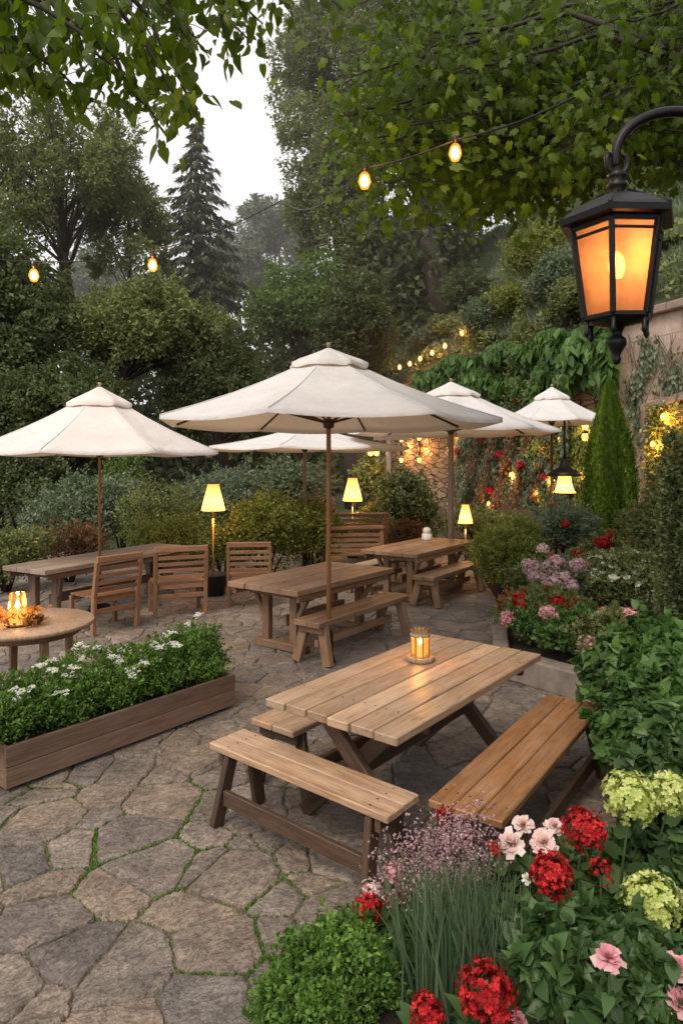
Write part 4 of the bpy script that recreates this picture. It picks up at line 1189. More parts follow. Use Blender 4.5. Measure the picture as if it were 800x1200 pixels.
# arm + post
m = MB()
arc = []
for a in range(0, 100, 8):
    t_ = math.radians(180-a); arc.append((.22+.225*math.cos(t_), .0, ly(190)+.0+ .17*math.sin(t_)+.02))
z1 = arc[-1][2]
arc += [(.45, 0, z1-.0), (.95, .0, z1-.03)]
m.tube([(0, 0, z+.10), (-.005, 0, z+.12)]+arc, [.014, .016]+[.019]*len(arc), 12)
curl = []
for a in range(0, 300, 20):
    t_ = math.radians(150+a); rr = .055*(1-a/520); curl.append((.01+rr*math.cos(t_)*.9, 0, ly(196)+.02+rr*math.sin(t_)*1.2))
m.tube(curl, [.011]*(len(curl)-1)+[.006], 8)
m.obj('bracket_arm', M['iron'], ln)
m = MB(); m.tube([(.95, 0, -LC.z), (.95, 0, z1+.12)], .045, 14); m.lathe([(0, 0), (.12, 0), (.1, .1), (.05, .2), (0, .2)], (.95, 0, -LC.z), 16); m.lathe([(.0, 0), (.05, 0), (.03, .03), (.05, .06), (0, .12)], (.95, 0, z1+.11), 14)
m.obj('post', M['iron'], ln)

# candle lantern on near table
g = P(492, 774, .752)
cl = thing('candle_lantern', 'glowing glass candle lantern on a round wooden tray on the near picnic table', 'lantern', (g.x, g.y, .752))
m = MB(); m.lathe([(0, .0), (.086, 0), (.092, .008), (.092, .03), (.086, .034), (.08, .03), (0, .028)], n=36); m.obj('tray', M['rawwood'], cl)
m = MB(); m.lathe([(.055, .031), (.057, .04), (.057, .165), (.05, .172)], n=28); m.f = [f for f in m.f if len(f) == 4]; m.sm = [True]*len(m.f); m.obj('glass', M['glass'], cl)
for k in range(8):
    a = 2*math.pi*k/8+.2; ca, sa = math.cos(a), math.sin(a)
    m = MB(); m.board((ca*.061, sa*.061, .031), (ca*.061, sa*.061, .165), .014, .004, up=(ca, sa, 0), bev=.001); m.obj('slat', M['amber'], cl)
m = MB(); m.lathe([(.064, .163), (.068, .168), (.068, .176), (.060, .18)], n=28); m.obj('top_ring', M['rawwood'], cl)
k = 12; a = np.arange(k)*2*math.pi/k; Pp = np.stack([np.cos(a)*.04, np.sin(a)*.04, np.full(k, .178)], 1)
leafobj('petal_crown', Pp, np.stack([np.cos(a), np.sin(a), np.full(k, .8)], 1), np.stack([-np.cos(a), -np.sin(a), np.full(k, 1.)], 1), np.full(k, .036), np.linspace(0, 1, k), TP, M['lf_dry'], cl)
m = MB(); m.lathe([(0, .03), (.032, .03), (.032, .1), (.02, .105), (0, .1)], n=20); m.obj('candle', M['wax'], cl)
m = MB(); m.lathe([(0, .103), (.011, .115), (.013, .127), (.006, .145), (0, .158)], n=12); m.obj('flame', M['flame'], cl)
lamp((0, 0, .14), 4.5, .02, parent=cl)

# round-table centrepiece
g = Vector((-2.72, 5.52, .70)); g.x = (21-400)*5.52/F
cl = thing('candle_glass', 'tall glass candle holder with a lit candle on the round table', 'candle', tuple(g))
m = MB(); m.lathe([(.075, .012), (.08, .02), (.062, .26), (.058, .27)], n=28); m.f = [f for f in m.f if len(f) == 4]; m.sm = [True]*len(m.f); m.obj('glass', M['glass'], cl)
m = MB(); m.lathe([(0, 0), (.10, 0), (.10, .012), (0, .012)], n=28); m.obj('tray', M['leg'], cl)
m = MB(); m.lathe([(0, .013), (.055, .013), (.052, .13), (.03, .135), (0, .13)], n=20); m.obj('candle', M['wax'], cl)
m = MB(); m.lathe([(0, .133), (.014, .15), (.018, .17), (.007, .20), (0, .22)], n=12); m.obj('flame', M['flame'], cl)
lamp((0, 0, .22), 5, .02, parent=cl)
dr = thing('dried_flower_arrangement', 'dried orange leaves and pine cones around the candle on the round table', 'arrangement', (g.x-.02, g.y, .70))
n = 230; a = RNG.random(n)*2*math.pi; r_ = RNG.uniform(.10, .10+.14*RNG.random(n)**.5, n)
leafobj('dried_leaf', np.stack([np.cos(a)*r_*1.1, np.sin(a)*r_*.6, RNG.uniform(.01, .12, n)], 1), np.stack([np.cos(a), np.sin(a), RNG.uniform(.1, 1.2, n)], 1)+rv(n)*.3, rv(n)+np.array((0, 0, .6)), RNG.uniform(.04, .09, n), RNG.random(n), TQ, M['lf_dry'], dr)
for k, (x_, y_) in enumerate([(.15, -.06), (.19, .02), (-.14, -.07)]):
    n = 60; q = np.linspace(0, 1, n); a = q*n*2.4; rr = .032*np.sin(np.pi*(q*.85+.1))
    leafobj('pine_cone', np.stack([x_+np.cos(a)*rr*.5, y_+np.sin(a)*rr*.5, .005+q*.07], 1), np.stack([np.cos(a), np.sin(a), np.full(n, .5)], 1), np.stack([-np.cos(a)*.4, -np.sin(a)*.4, np.full(n, 1.)], 1), np.full(n, .028), RNG.random(n)*.4, TP, M['lf_plum'], dr)
lamp((-.05, .02, .16), 3, .05, parent=dr)

# jar on far table
q = P(500, 633, .75)
jr = thing('jar', 'small white lidded jar standing on the far trestle table', 'jar', (q.x, q.y, .75))
m = MB(); m.lathe([(0, 0), (.085, 0), (.09, .03), (.085, .10), (.06, .12), (0, .12)], n=20); m.obj('body', M['white'], jr)
m = MB(); m.lathe([(0, .118), (.062, .122), (.07, .15), (.065, .19), (.03, .215), (0, .22)], n=20); m.obj('lid', M['white'], jr)

# stone edging of the raised bed
ed = thing('stone_edging', 'low worn concrete edging of the flower bed behind the near picnic table', 'edging', (0, 0, 0))
a = Vector((1.53, 6.42, 0)); b = Vector((2.22, 5.66, 0))
m = MB(); m.board(a+Vector((0, 0, .12)), b+Vector((0, 0, .12)), .2, .25, bev=.018, seg=8, warp=.008); m.obj('front_block', M['curb'], ed)
m = MB(); m.board((1.56, 6.52, .11), (1.9, 8.0, .11), .16, .22, bev=.015, seg=8, warp=.006); m.obj('side_block', M['curb'], ed)

# ------------------------------------------------------------- garden planting
S = shrub
# hedge and shrubs along the far-left edge of the patio
S('low green shrub at the far left edge, left of the long grey table', 8, 612, 10.6, 45, M['lf_oak'], .06, 9000)
S('pinkish-brown wispy shrub behind the left end of the long grey table', 82, 606, 11.4, 42, M['lf_plum'], .05, 7000, out=.9)
S('tall blue-green feathery shrub behind the left umbrella pole', 98, 548, 13.6, 62, M['lf_grey'], .08, 15000)
S('bright yellow-green upright shrub just right of the left umbrella pole', 143, 526, 15, 30, M['lf_fresh'], .09, 9000)
S('rounded mid-green shrub behind the pair of chairs', 190, 575, 12.8, 58, M['lf_oak'], .065, 12000)
S('low yellow-green shrub left of the lamp in the bucket', 196, 606, 11.4, 46, M['lf_olive'], .055, 10000)
S('grey-green shrub behind the lamp in the bucket', 262, 548, 15.5, 62, M['lf_grey'], .08, 14000)
S('dense dark shrub on the left behind the feathery one', 28, 520, 16.5, 70, M['lf_dark'], .1, 14000)
S('broad yellow-green hedge shrub behind the chair, centre of the hedge', 312, 583, 11.2, 62, M['lf_olive'], .055, 16000)
S('low green hedge shrub between the bucket lamp and the chair', 262, 612, 11.0, 38, M['lf_fresh'], .05, 9000)
S('yellow-green hedge shrub left of the central umbrella pole', 364, 590, 11.8, 42, M['lf_olive'], .055, 11000)
S('grey-green shrub below the flat white umbrella', 345, 536, 16.5, 52, M['lf_grey'], .09, 12000)
S('small rusty-pink shrub behind the flat umbrella pole', 372, 574, 14.2, 22, M['lf_plum'], .06, 5000)
S('dark green leafy shrub between the middle lamp and the stone wall', 478, 552, 15.2, 42, M['lf_dark'], .09, 12000)
S('mid-green shrub under the pair of bulbs', 440, 533, 17.2, 34, M['lf_oak'], .09, 9000)
S('small reddish shrub behind the far trestle table', 478, 603, 13.2, 24, M['lf_plum'], .05, 6000)
S('rusty low shrub right of the middle lamp', 443, 572, 15.2, 17, M['lf_plum'], .06, 4000)
S('low green filler shrub behind the two garden benches', 440, 590, 14.4, 30, M['lf_oak'], .06, 7000)
# right bed
S('tall feathery green shrub at the edge of the patio right of the far bench', 598, 606, 9.3, 46, M['lf_olive'], .042, 24000, out=1.1)
S('grey-green feathery shrub in front of the wall lights', 650, 590, 10.4, 52, M['lf_grey'], .05, 16000, out=.9, flowers=(M['p_red'], 'ball', 3, .06))
S('green shrub with red blooms below the cypress', 712, 628, 9.2, 42, M['lf_oak'], .05, 13000, flowers=(M['p_red'], 'ball', 9, .07))
S('dark rounded shrub dotted with tiny pale flowers', 735, 642, 7.3, 52, M['lf_oak'], .042, 22000, flowers=(M['p_white'], 'daisy', 34, .035))
S('flowering shrub with a lilac-pink bloom cluster beside the patio edge', 668, 664, 7.7, 52, M['lf_grey'], .045, 15000, flowers=(M['p_lilac'], 'ball', 22, .085))
S('orange-tipped low plant at the patio edge', 610, 693, 7.7, 22, M['lf_orange'], .045, 3500, flowers=(M['p_red'], 'ball', 2, .05))
S('green plant with red blooms in the raised bed behind the near table', 640, 690, 7.15, 56, M['lf_oak'], .045, 15000, out=.8, flowers=(M['p_red'], 'ball', 14, .055))
S('leafy plant with pink ball blooms behind the concrete edging', 662, 716, 6.45, 66, M['lf_vine'], .05, 19000, out=.8, flowers=(M['p_pink'], 'ball', 9, .065))
S('bushy green plant low on the right of the concrete edging', 722, 722, 6.0, 50, M['lf_oak'], .05, 15000, out=.8, flowers=(M['p_pink'], 'ball', 4, .065))
S('vine-covered shrub in front of the glowing wall opening', 778, 560, 8.2, 42, M['lf_oak'], .055, 15000, flowers=(M['p_red'], 'ball', 3, .045))
S('tall dark narrow evergreen at the right edge of the photo', 808, 478, 4.6, 30, M['lf_dark'], .034, 42000, depth=.3, nb=70, sub=.22, out=.9)
S('large broad-leaved shrub at the right beside the orange-brown bench', 778, 742, 4.35, 84, M['lf_vine'], .062, 22000, tmpl=TH, depth=.5, upb=-.1)
S('broad-leaved shrub spilling over the bench end', 764, 806, 3.75, 62, M['lf_vine'], .058, 15000, tmpl=TH, depth=.38, upb=-.1)
S('leafy green shrub at the right edge above the lime blooms', 806, 838, 3.1, 78, M['lf_hyd'], .062, 11000, tmpl=TH, depth=.35, upb=-.1)
S('low feathery shrub filling the foot of the lit stone wall', 560, 596, 15.5, 44, M['lf_oak'], .07, 11000, out=.9)
S('bright low shrub between the far bench and the feathery shrub', 585, 640, 10.2, 26, M['lf_olive'], .05, 8000, out=.9)
S('green leafy filler shrub behind the flowering plants of the raised bed', 690, 655, 8.3, 46, M['lf_fresh'], .05, 12000, flowers=(M['p_red'], 'ball', 6, .06))
S('loose green plant with pale pink clusters in the middle of the bed', 628, 655, 8.6, 36, M['lf_oak'], .05, 9000, flowers=(M['p_pale'], 'ball', 7, .07))
S('pale-flowered bushy plant just above the concrete edging', 630, 735, 6.75, 30, M['lf_oak'], .045, 7000, flowers=(M['p_pink'], 'ball', 3, .055))
S('soft green shrub at the foot of the cypress', 745, 598, 10.6, 34, M['lf_oak'], .055, 10000, out=.9)
# foreground
S('clipped bright green boxwood mound in the bottom foreground', 392, 1078, 2.32, 90, M['lf_box'], .022, 26000, nb=60, sub=.24, base=-.02, name='boxwood')

def cypress(label, px, ty, by, hw, d):
    top = PD(px, ty, d); z0 = gz(top.x, d); H = top.z-z0; R = hw*d/F
    root = thing('cypress', label, 'tree', (top.x, d, z0))
    n = 42000
    q = RNG.random(n)**.85; a = RNG.random(n)*2*math.pi
    pr = R*np.clip(1-q**2.3, 0, 1)**.72*(.78+.3*np.sin(np.pi*np.clip(q*1.1, 0, 1)))
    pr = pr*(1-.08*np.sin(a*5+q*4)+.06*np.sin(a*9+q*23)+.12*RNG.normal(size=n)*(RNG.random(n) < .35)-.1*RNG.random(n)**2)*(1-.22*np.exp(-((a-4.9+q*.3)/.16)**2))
    Pt = np.stack([np.cos(a)*pr, np.sin(a)*pr, q*H], 1)
    D = np.stack([np.cos(a), np.sin(a), np.full(n, 1.6)], 1)
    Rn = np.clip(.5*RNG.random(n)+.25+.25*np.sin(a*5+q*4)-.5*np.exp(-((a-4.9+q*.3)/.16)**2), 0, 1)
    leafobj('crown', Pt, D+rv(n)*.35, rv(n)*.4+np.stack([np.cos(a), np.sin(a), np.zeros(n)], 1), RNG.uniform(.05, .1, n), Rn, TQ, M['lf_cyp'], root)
    m = MB(); m.tube([(0, 0, -.05), (0, 0, H*.85)], [.07, .02], 8); m.obj('trunk', M['bark'], root)
cypress('slim bright green clipped cypress standing in front of the plastered wall', 714, 450, 640, 25, 11.2)

# wall vines
def vine(label, n, px0, px1, yf, mat, size, tmpl=TQ, s0=-.15, thick=.3, name='climbing_vine', flowers=None, dens=None, stemr=.018):
    pts = []
    nrmv = np.array((-.93, -.367, .25))
    BB = [(random.uniform(px0, px1), random.uniform(yf(px0)[0]-20, yf(px0)[1]+20) if yf(px0) == yf(px1) else (lambda q_: random.uniform(*yf(q_)))(px0), random.uniform(6, 16), random.uniform(.8, 2.2), random.uniform(.4, 1)) for _ in range(70)]
    if yf(px0) != yf(px1): BB = [(a_, random.uniform(*yf(a_)), w_, h_*.6, k_) for a_, b_, w_, h_, k_ in BB]
    while len(pts) < n:
        px = random.uniform(px0, px1); y0, y1 = yf(px)
        py = random.uniform(y0, y1)
        if dens and random.random() > dens(px, py): continue
        bump = max(math.exp(-((px-a_)/w_)**2-((py-b_)/(w_*h_))**2)*k_ for a_, b_, w_, h_, k_ in BB)
        if random.random() > .3+bump: continue
        pts.append(tuple(wallp(px, py, s0-thick*bump*random.uniform(.5, 1)-random.random()*.05)))
    Pt = np.array(pts); o = Pt.mean(0)
    root = thing(name, label, 'vine', tuple(o))
    m_ = len(Pt)
    cl = .5+.25*np.sin(Pt[:, 1]*3.1+Pt[:, 2]*2.3)+.25*np.sin(Pt[:, 2]*4.3-Pt[:, 1]*1.7+1)
    leafobj('foliage', Pt-o, rv(m_)*.6+np.array((0, 0, -1.)), rv(m_)*.45+nrmv, size*RNG.uniform(.6, 1.25, m_), np.clip(.3*cl+.7*RNG.random(m_), 0, 1), tmpl, mat, root)
    m = MB()
    for k in range(16):
        px = px0+(px1-px0)*(k+.5)/16; y0, y1 = yf(px)
        m.tube([tuple(wallp(px+random.uniform(-5, 5)*j, y1+(y0-y1)*j/4, -.09)-Vector(o)) for j in range(5)], stemr, 5)
    m.obj('stem', M['twig'], root)
    if flowers:
        fm, nf, fr = flowers
        for i in RNG.permutation(m_)[:nf]:
            flower('ball', Pt[i]-o+nrmv*.1, nrmv, fr*random.uniform(.6, 1.3), fm, root, 'flower')
    return root
def topline(px): return 436-(px-480)*.262
vine('thick large-leaved green ivy draped over the top of the garden wall', 11000, 486, 716, lambda px: (topline(px)-2-5*math.sin(px*.11), topline(px)+72+12*math.sin(px*.09) if px > 560 else topline(px)+58), M['lf_vine'], .26, TH, s0=-.2, thick=.55)
vine('small-leaved grey-green and reddish creeper hanging on the wall by the small umbrella', 26000, 534, 665, lambda px: (470, 628), M['lf_grey'], .11, TQ, s0=-.1, thick=.45, flowers=(M['p_red'], 22, .09))
vine('yellow-green vines lit by the lanterns behind the bell lamp', 16000, 610, 715, lambda px: (495, 630), M['lf_olive'], .11, TQ, s0=-.08, thick=.4)
vine('reddish creeper patches among the wall vines', 2600, 545, 640, lambda px: (500, 625), M['lf_plum'], .11, TQ, s0=-.3, thick=.4, dens=lambda px, py: (.5+.5*math.sin(px*.3+py*.07))**2)
def sp(px, py):
    v_ = math.exp(-((px-(748+10*math.sin(py*.05)))/9)**2)*(1 if py < 520 else .3)+.9*math.exp(-((px-788)/16)**2-((py-440)/22)**2)
    return v_
vine('sparse thin creeper climbing the bare plastered wall', 800, 728, 812, lambda px: (392, 560), M['lf_grey'], .13, TQ, s0=-.06, thick=.06, dens=sp, stemr=.006)

# slope cover above the wall (grassy lavender-like tufts) = stuff
n = 110000
s_ = RNG.uniform(.55, 9, n); t_ = RNG.uniform(-6, 24, n)
x = W0[0]+WT[0]*t_+WN[0]*s_; y = W0[1]+WT[1]*t_+WN[1]*s_; z = np.array([hz(a, b) for a, b in zip(x, y)])
lump = .5+.5*np.sin(x*1.9)*np.sin(y*1.7+x)
Pt = np.stack([x, y, z-.05+lump*.35], 1)
o = leafobj('slope_ground_cover', Pt, rv(n)*.55+np.array((0, 0, 1.)), rv(n), RNG.uniform(.2, .5, n), np.clip(lump*.5+RNG.random(n)*.5, 0, 1), TN, M['lf_grey'])
tag(o, kind='stuff', label='grey-green lavender-like grasses covering the slope above the wall', cat='ground cover')
n = 90000
s_ = RNG.uniform(.3, 11, n); t_ = RNG.uniform(-6, 26, n)
x = W0[0]+WT[0]*t_+WN[0]*s_; y = W0[1]+WT[1]*t_+WN[1]*s_; z = np.array([hz(a, b) for a, b in zip(x, y)])
lump = .5+.25*np.sin(x*2.3+y)*np.sin(y*2.1)+.25*np.sin(x*1.1-y*1.7)
k_ = RNG.random(n) < lump+.15
Pt = np.stack([x, y, z-.1+lump*.75*RNG.random(n)**.5], 1)[k_]; n = len(Pt)
o = leafobj('slope_leaf_cover', Pt, rv(n)+np.array((-.3, -.3, .4)), rv(n)+np.array((-.4, -.6, .8)), RNG.uniform(.08, .2, n), RNG.random(n)*.8+.2*lump[k_], TQ, M['lf_oak'])
tag(o, kind='stuff', label='leafy green undergrowth between the grasses on the slope', cat='undergrowth')
for lb, px, ty, d, hw, mt in [('grey-green rounded shrub on the slope above the ivy', 560, 352, 21, 28, 'lf_grey'), ('brownish grassy shrub high on the slope left of the big lantern', 628, 262, 21, 40, 'lf_olive'), ('grey shrub on the slope just left of the big lantern', 650, 300, 18, 32, 'lf_grey'), ('green shrub on the slope above the string lights', 525, 372, 24, 28, 'lf_oak'), ('green shrub right of the big lantern above the wall coping', 792, 318, 15.5, 34, 'lf_oak'), ('tall green shrub high at the right edge behind the lantern', 800, 215, 19, 50, 'lf_fresh'), ('low olive shrub on the slope between two of the string bulbs', 592, 330, 20, 30, 'lf_olive'), ('small grey shrub at the left foot of the slope', 500, 385, 25, 22, 'lf_grey'), ('bushy green shrub on the slope above the thick ivy', 618, 338, 17.5, 30, 'lf_oak'), ('bushy green shrub just under the big lantern', 676, 322, 16.5, 26, 'lf_oak'), ('dark green shrub beside the leaning trunk', 548, 318, 24, 30, 'lf_dark')]:
    S(lb, px, ty, d, hw, M[mt], .10, 13000, depth=1.2)

# ------------------------------------------------------------- trees
T = tree
T('light sparse-crowned tall tree at the left behind the string lights', 62, 112, 24, 100, 420, M['lf_oak'], .15, 52000, trunkpx=84, nb=95, sub=.15, tr=.34, fill=.95, thick=.6)
T('tree with a small airy crown just right of the tall left tree', 148, 180, 27, 42, 400, M['lf_oak'], .15, 20000, nb=50, sub=.2, tr=.15, fill=.95)
conifer('tall dark drooping spruce against the pale sky', 230, 140, 34, 92, 385, M['lf_needle'])
T('dark wide tree at the left edge behind the umbrella', -10, 265, 19, 105, 560, M['lf_dark'], .16, 46000, nb=60, sub=.26, tr=.3)
T('olive-green tree with an arching limb right of the left trunk', 178, 335, 20, 88, 500, M['lf_oak'], .14, 44000, trunkpx=120, nb=60, sub=.24)
T('dark bushy tree behind the left umbrella', 70, 420, 17.5, 85, 600, M['lf_dark'], .13, 40000, nb=55, sub=.28)
T('dark green tree behind the lamp in the bucket', 262, 398, 20, 70, 570, M['lf_dark'], .14, 38000, nb=55, sub=.28)
T('bright-leaved rounded tree above the central umbrella', 352, 305, 27, 62, 470, M['lf_fresh'], .16, 36000, nb=50, sub=.26)
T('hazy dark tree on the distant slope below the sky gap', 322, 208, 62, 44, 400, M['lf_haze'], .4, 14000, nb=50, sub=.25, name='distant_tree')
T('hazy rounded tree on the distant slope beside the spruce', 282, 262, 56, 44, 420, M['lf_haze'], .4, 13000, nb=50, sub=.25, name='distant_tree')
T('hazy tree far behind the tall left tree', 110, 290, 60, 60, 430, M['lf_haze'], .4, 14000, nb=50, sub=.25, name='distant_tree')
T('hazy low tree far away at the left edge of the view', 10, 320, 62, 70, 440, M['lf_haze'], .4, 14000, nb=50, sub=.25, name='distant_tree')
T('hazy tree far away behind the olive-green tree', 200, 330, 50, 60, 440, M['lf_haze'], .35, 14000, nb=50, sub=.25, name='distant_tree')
T('tall leafy tree bordering the right side of the sky gap', 400, -70, 31, 82, 330, M['lf_oak'], .17, 62000, trunkpx=420, nb=90, sub=.19, tr=.4)
T('tall tree with a leaning bare trunk on the slope', 560, -90, 27, 135, 260, M['lf_dark'], .19, 56000, trunkpx=520, nb=80, sub=.22, tr=.5, trunkpts=[(516, 345), (508, 310), (495, 270)])
T('dark dense tree behind the leaning trunk', 470, 250, 30, 70, 440, M['lf_dark'], .18, 38000, nb=60, sub=.26)
T('dark tree between the central umbrella and the slope', 415, 330, 23, 50, 470, M['lf_dark'], .14, 30000, nb=50, sub=.28)
T('tall dark tree at the upper right behind the maple leaves', 700, -80, 29, 125, 300, M['lf_dark'], .2, 46000, nb=70, sub=.24, tr=.4)
T('dark tree filling the gap beyond the big lantern', 620, 90, 36, 100, 330, M['lf_dark'], .22, 38000, nb=60, sub=.25)
T('green tree at the far right edge above the slope', 830, 60, 24, 90, 300, M['lf_oak'], .17, 34000, nb=60, sub=.24)
T('leafy mid-green tree just left of the tall bare-trunked one, under the string bulbs', 392, 105, 29, 58, 430, M['lf_oak'], .16, 42000, nb=60, sub=.24)
# hillside wood closing the view at eye level = stuff
n = 30000
px = RNG.uniform(-250, 560, n); d_ = RNG.uniform(26, 34, n)
pz = RNG.random(n)**1.0
x = (px-400)*d_/F; zb = np.array([hz(a, b) for a, b in zip(x, d_)]); zt = 3.2+1.4*np.sin(x*.6)+np.sin(x*1.7)
Pt = np.stack([x, d_, zb+pz*np.maximum(.5, zt+2)], 1)
o = leafobj('undergrowth', Pt, rv(n), rv(n)+np.array((0, -.6, .6)), RNG.uniform(.25, .5, n), RNG.random(n)*.7, TQ, M['lf_dark'])
tag(o, kind='stuff', label='dark undergrowth closing the view between the garden trees', cat='undergrowth')

# evening haze lying over the valley behind the terrace
hm = bpy.data.materials.new('evening_haze'); hm.use_nodes = True; ht = hm.node_tree; ht.nodes.clear()
hv = ht.nodes.new('ShaderNodeVolumeScatter'); hv.inputs['Color'].default_value = (1, .97, .92, 1); hv.inputs['Density'].default_value = .0034; hv.inputs['Anisotropy'].default_value = .2
ho = ht.nodes.new('ShaderNodeOutputMaterial'); ht.links.new(hv.outputs[0], ho.inputs['Volume'])
X0, X1, Y0, Y1, Z0, Z1 = -70, 70, 17.5, 80, -3, 24
hb = mesh_np('evening_haze', [(X0, Y0, Z0), (X1, Y0, Z0), (X1, Y1, Z0), (X0, Y1, Z0), (X0, Y0, Z1), (X1, Y0, Z1), (X1, Y1, Z1), (X0, Y1, Z1)], [(0, 3, 2, 1), (4, 5, 6, 7), (0, 1, 5, 4), (1, 2, 6, 5), (2, 3, 7, 6), (3, 0, 4, 7)], hm)
tag(hb, kind='stuff', label='thin evening haze among the trees behind the terrace', cat='haze')
scn.cycles.volume_bounces = 2
# ------------------------------------------------------------- overhanging branches
def overhang(label, name, trunk, twigs, leafsize, mat, tmpl, per, spread, depthspread, limbr=.05):
    """twigs: polylines of (px,py,d)"""
    root = thing(name, label, 'tree', tuple(trunk))
    o = np.array(trunk)
    m = MB(); Ps, Ts, Ns, Rs = [], [], [], []
    for tw in twigs:
        A = [PD(*p)-Vector(trunk) for p in tw]
        pts = []
        for i in range(len(A)-1):
            for k in range(4): pts.append(A[i].lerp(A[i+1], k/4)+Vector((random.uniform(-.02, .02), random.uniform(-.02, .02), random.uniform(-.02, .02))))
        pts.append(A[-1])
        m.tube(pts, list(np.linspace(.016, .004, len(pts))), 6)
        Lw = sum((pts[i+1]-pts[i]).length for i in range(len(pts)-1))
        k = int(per*Lw); tb = random.random()*.5+.5*min(1, max(0, (tw[-1][1]-20)/200))  # lower twigs get lighter leaf tone, imitating tips that catch light
        for _ in range(k):
            i = min(len(pts)-2, int(random.random()**.8*(len(pts)-1))); base = pts[i].lerp(pts[i+1], random.random())
            off = Vector((random.gauss(0, spread), random.gauss(0, depthspread), random.gauss(-.3*spread, spread*.8)))
            q = base+off
            Ps.append(tuple(q)); Ts.append((random.gauss(0, .6)+off.x*2, random.gauss(0, .5), -1.0+random.gauss(0, .35))); Ns.append((random.gauss(0, .5), -.45+random.gauss(0, .4), .75+random.gauss(0, .35))); Rs.append(min(1, .6*tb+.4*random.random()**1.5))
            if random.random() < .3: m.tube([tuple(base), tuple(base.lerp(q, .6)+Vector((0, 0, .01))), tuple(q)], .002, 4)
    n = len(Ps)
    leafobj('crown', np.array(Ps), np.array(Ts), np.array(Ns), leafsize*RNG.uniform(.55, 1.2, n), np.array(Rs), tmpl, mat, root)
    m.tube([(0, 0, 0), (0, 0, 3.2)], [.2, .15], 12)
    for tw in twigs[::3]:
        a = PD(*tw[0])-Vector(trunk)
        m.tube([(0, 0, 3.1), (a.x*.4, a.y*.4, max(3.2, a.z*.8)), tuple(a)], [.1, .06, .016], 7)
    m.obj('trunk', M['bark'], root)
    return root
tl = []
rr = random.Random(3)
for (a, b) in [((-60, 20), (60, 105)), ((-60, -10), (110, 120)), ((-20, -30), (150, 95)), ((20, -40), (188, 150)), ((60, -50), (140, 70)), ((90, -40), (215, 120)), ((120, -50), (232, 128)), ((150, -50), (215, 40)), ((170, -50), (240, 60)), ((-60, 60), (30, 100)), ((-50, 40), (8, 80)), ((200, -50), (290, 45)), ((240, -50), (308, 28)), ((230, -50), (262, 30)), ((-40, -20), (70, 60)), ((40, -30), (100, 60)), ((280, -60), (345, 5)), ((330, -60), (400, 10)), ((20, -30), (30, 60)), ((150, 0), (178, 110))]:
    d = rr.uniform(2.9, 3.7); tl.append([(a[0], a[1], d), ((a[0]+b[0])/2+rr.uniform(-12, 12), (a[1]+b[1])/2-6, d+rr.uniform(-.1, .1)), (b[0], b[1], d)])
overhang('leafy branches hanging into the top left corner against the sky', 'broadleaf_tree', (-4.2, 2.6, 0), tl, .074, M['lf_top'], TH, 100, .055, .12)
tw = []
for _ in range(120):
    ex = rr.uniform(405, 830)
    low = np.interp(ex, [400, 430, 470, 540, 600, 660, 720, 800], [170, 215, 225, 238, 240, 200, 150, 190])
    ey = low-abs(rr.gauss(0, 1))*95
    d = rr.uniform(4.2, 7.0)
    tw.append([(min(950, ex+rr.uniform(120, 260)), ey-rr.uniform(30, 110), d+.5), (ex+rr.uniform(40, 90), ey-rr.uniform(10, 40), d+.2), (ex, ey, d)])
overhang('maple with a broad leafy canopy overhanging the terrace at the top right', 'maple_tree', (5.6, 4.2, 0), tw, .10, M['lf_top'], TMP, 88, .16, .25)

# ------------------------------------------------------------- foreground flowers
def stemmed(name, label, px, py, d, r, kind, mat, cat='flower', leaves=10, lm='lf_hyd', ls=.07, lean=.1, group=None, extra=None):
    hd_ = PD(px, py, d); gx = hd_.x+random.uniform(-lean, lean)*.6; gy = d+random.uniform(0, lean); z0 = max(0, gz(gx, gy))
    root = thing(name, label, cat, (gx, gy, z0), 0, group)
    top = hd_-Vector((gx, gy, z0)); mid = top*.5+Vector((random.uniform(-.02, .02), 0, .03))
    m = MB(); m.tube([(0, 0, -.02), mid, top-Vector((0, 0, r*.4))], [.006, .0045, .003], 6); m.obj('stem', M['stem'], root)
    n = leaves
    if n:
        q = RNG.random(n)*.75; pts = np.outer(q, np.array(top))
        a = RNG.random(n)*2*math.pi; T_ = np.stack([np.cos(a), np.sin(a), RNG.uniform(-.1, .7, n)], 1)
        leafobj('foliage', pts+T_*.02, T_, np.stack([-.3*np.cos(a), -.3*np.sin(a), np.ones(n)], 1)+rv(n)*.25, ls*RNG.uniform(.7, 1.4, n), RNG.random(n), TH, M[lm], root)
    nn = np.array(nrm(np.array([[random.uniform(-.3, .3), -.35, 1.]])))[0]
    flower(kind, np.array(top), nn, r, mat, root, 'flower_head')
    if extra:
        for (dx, dy, rr_) in extra:
            e = np.array(top)+np.array((dx, 0, dy)); flower(kind, e, nn, rr_, mat, root, 'flower_head')
            mm = MB(); mm.tube([tuple(Vector(top)*.6), tuple(e)], .003, 5); mm.obj('stem', M['stem'], root)
    return root
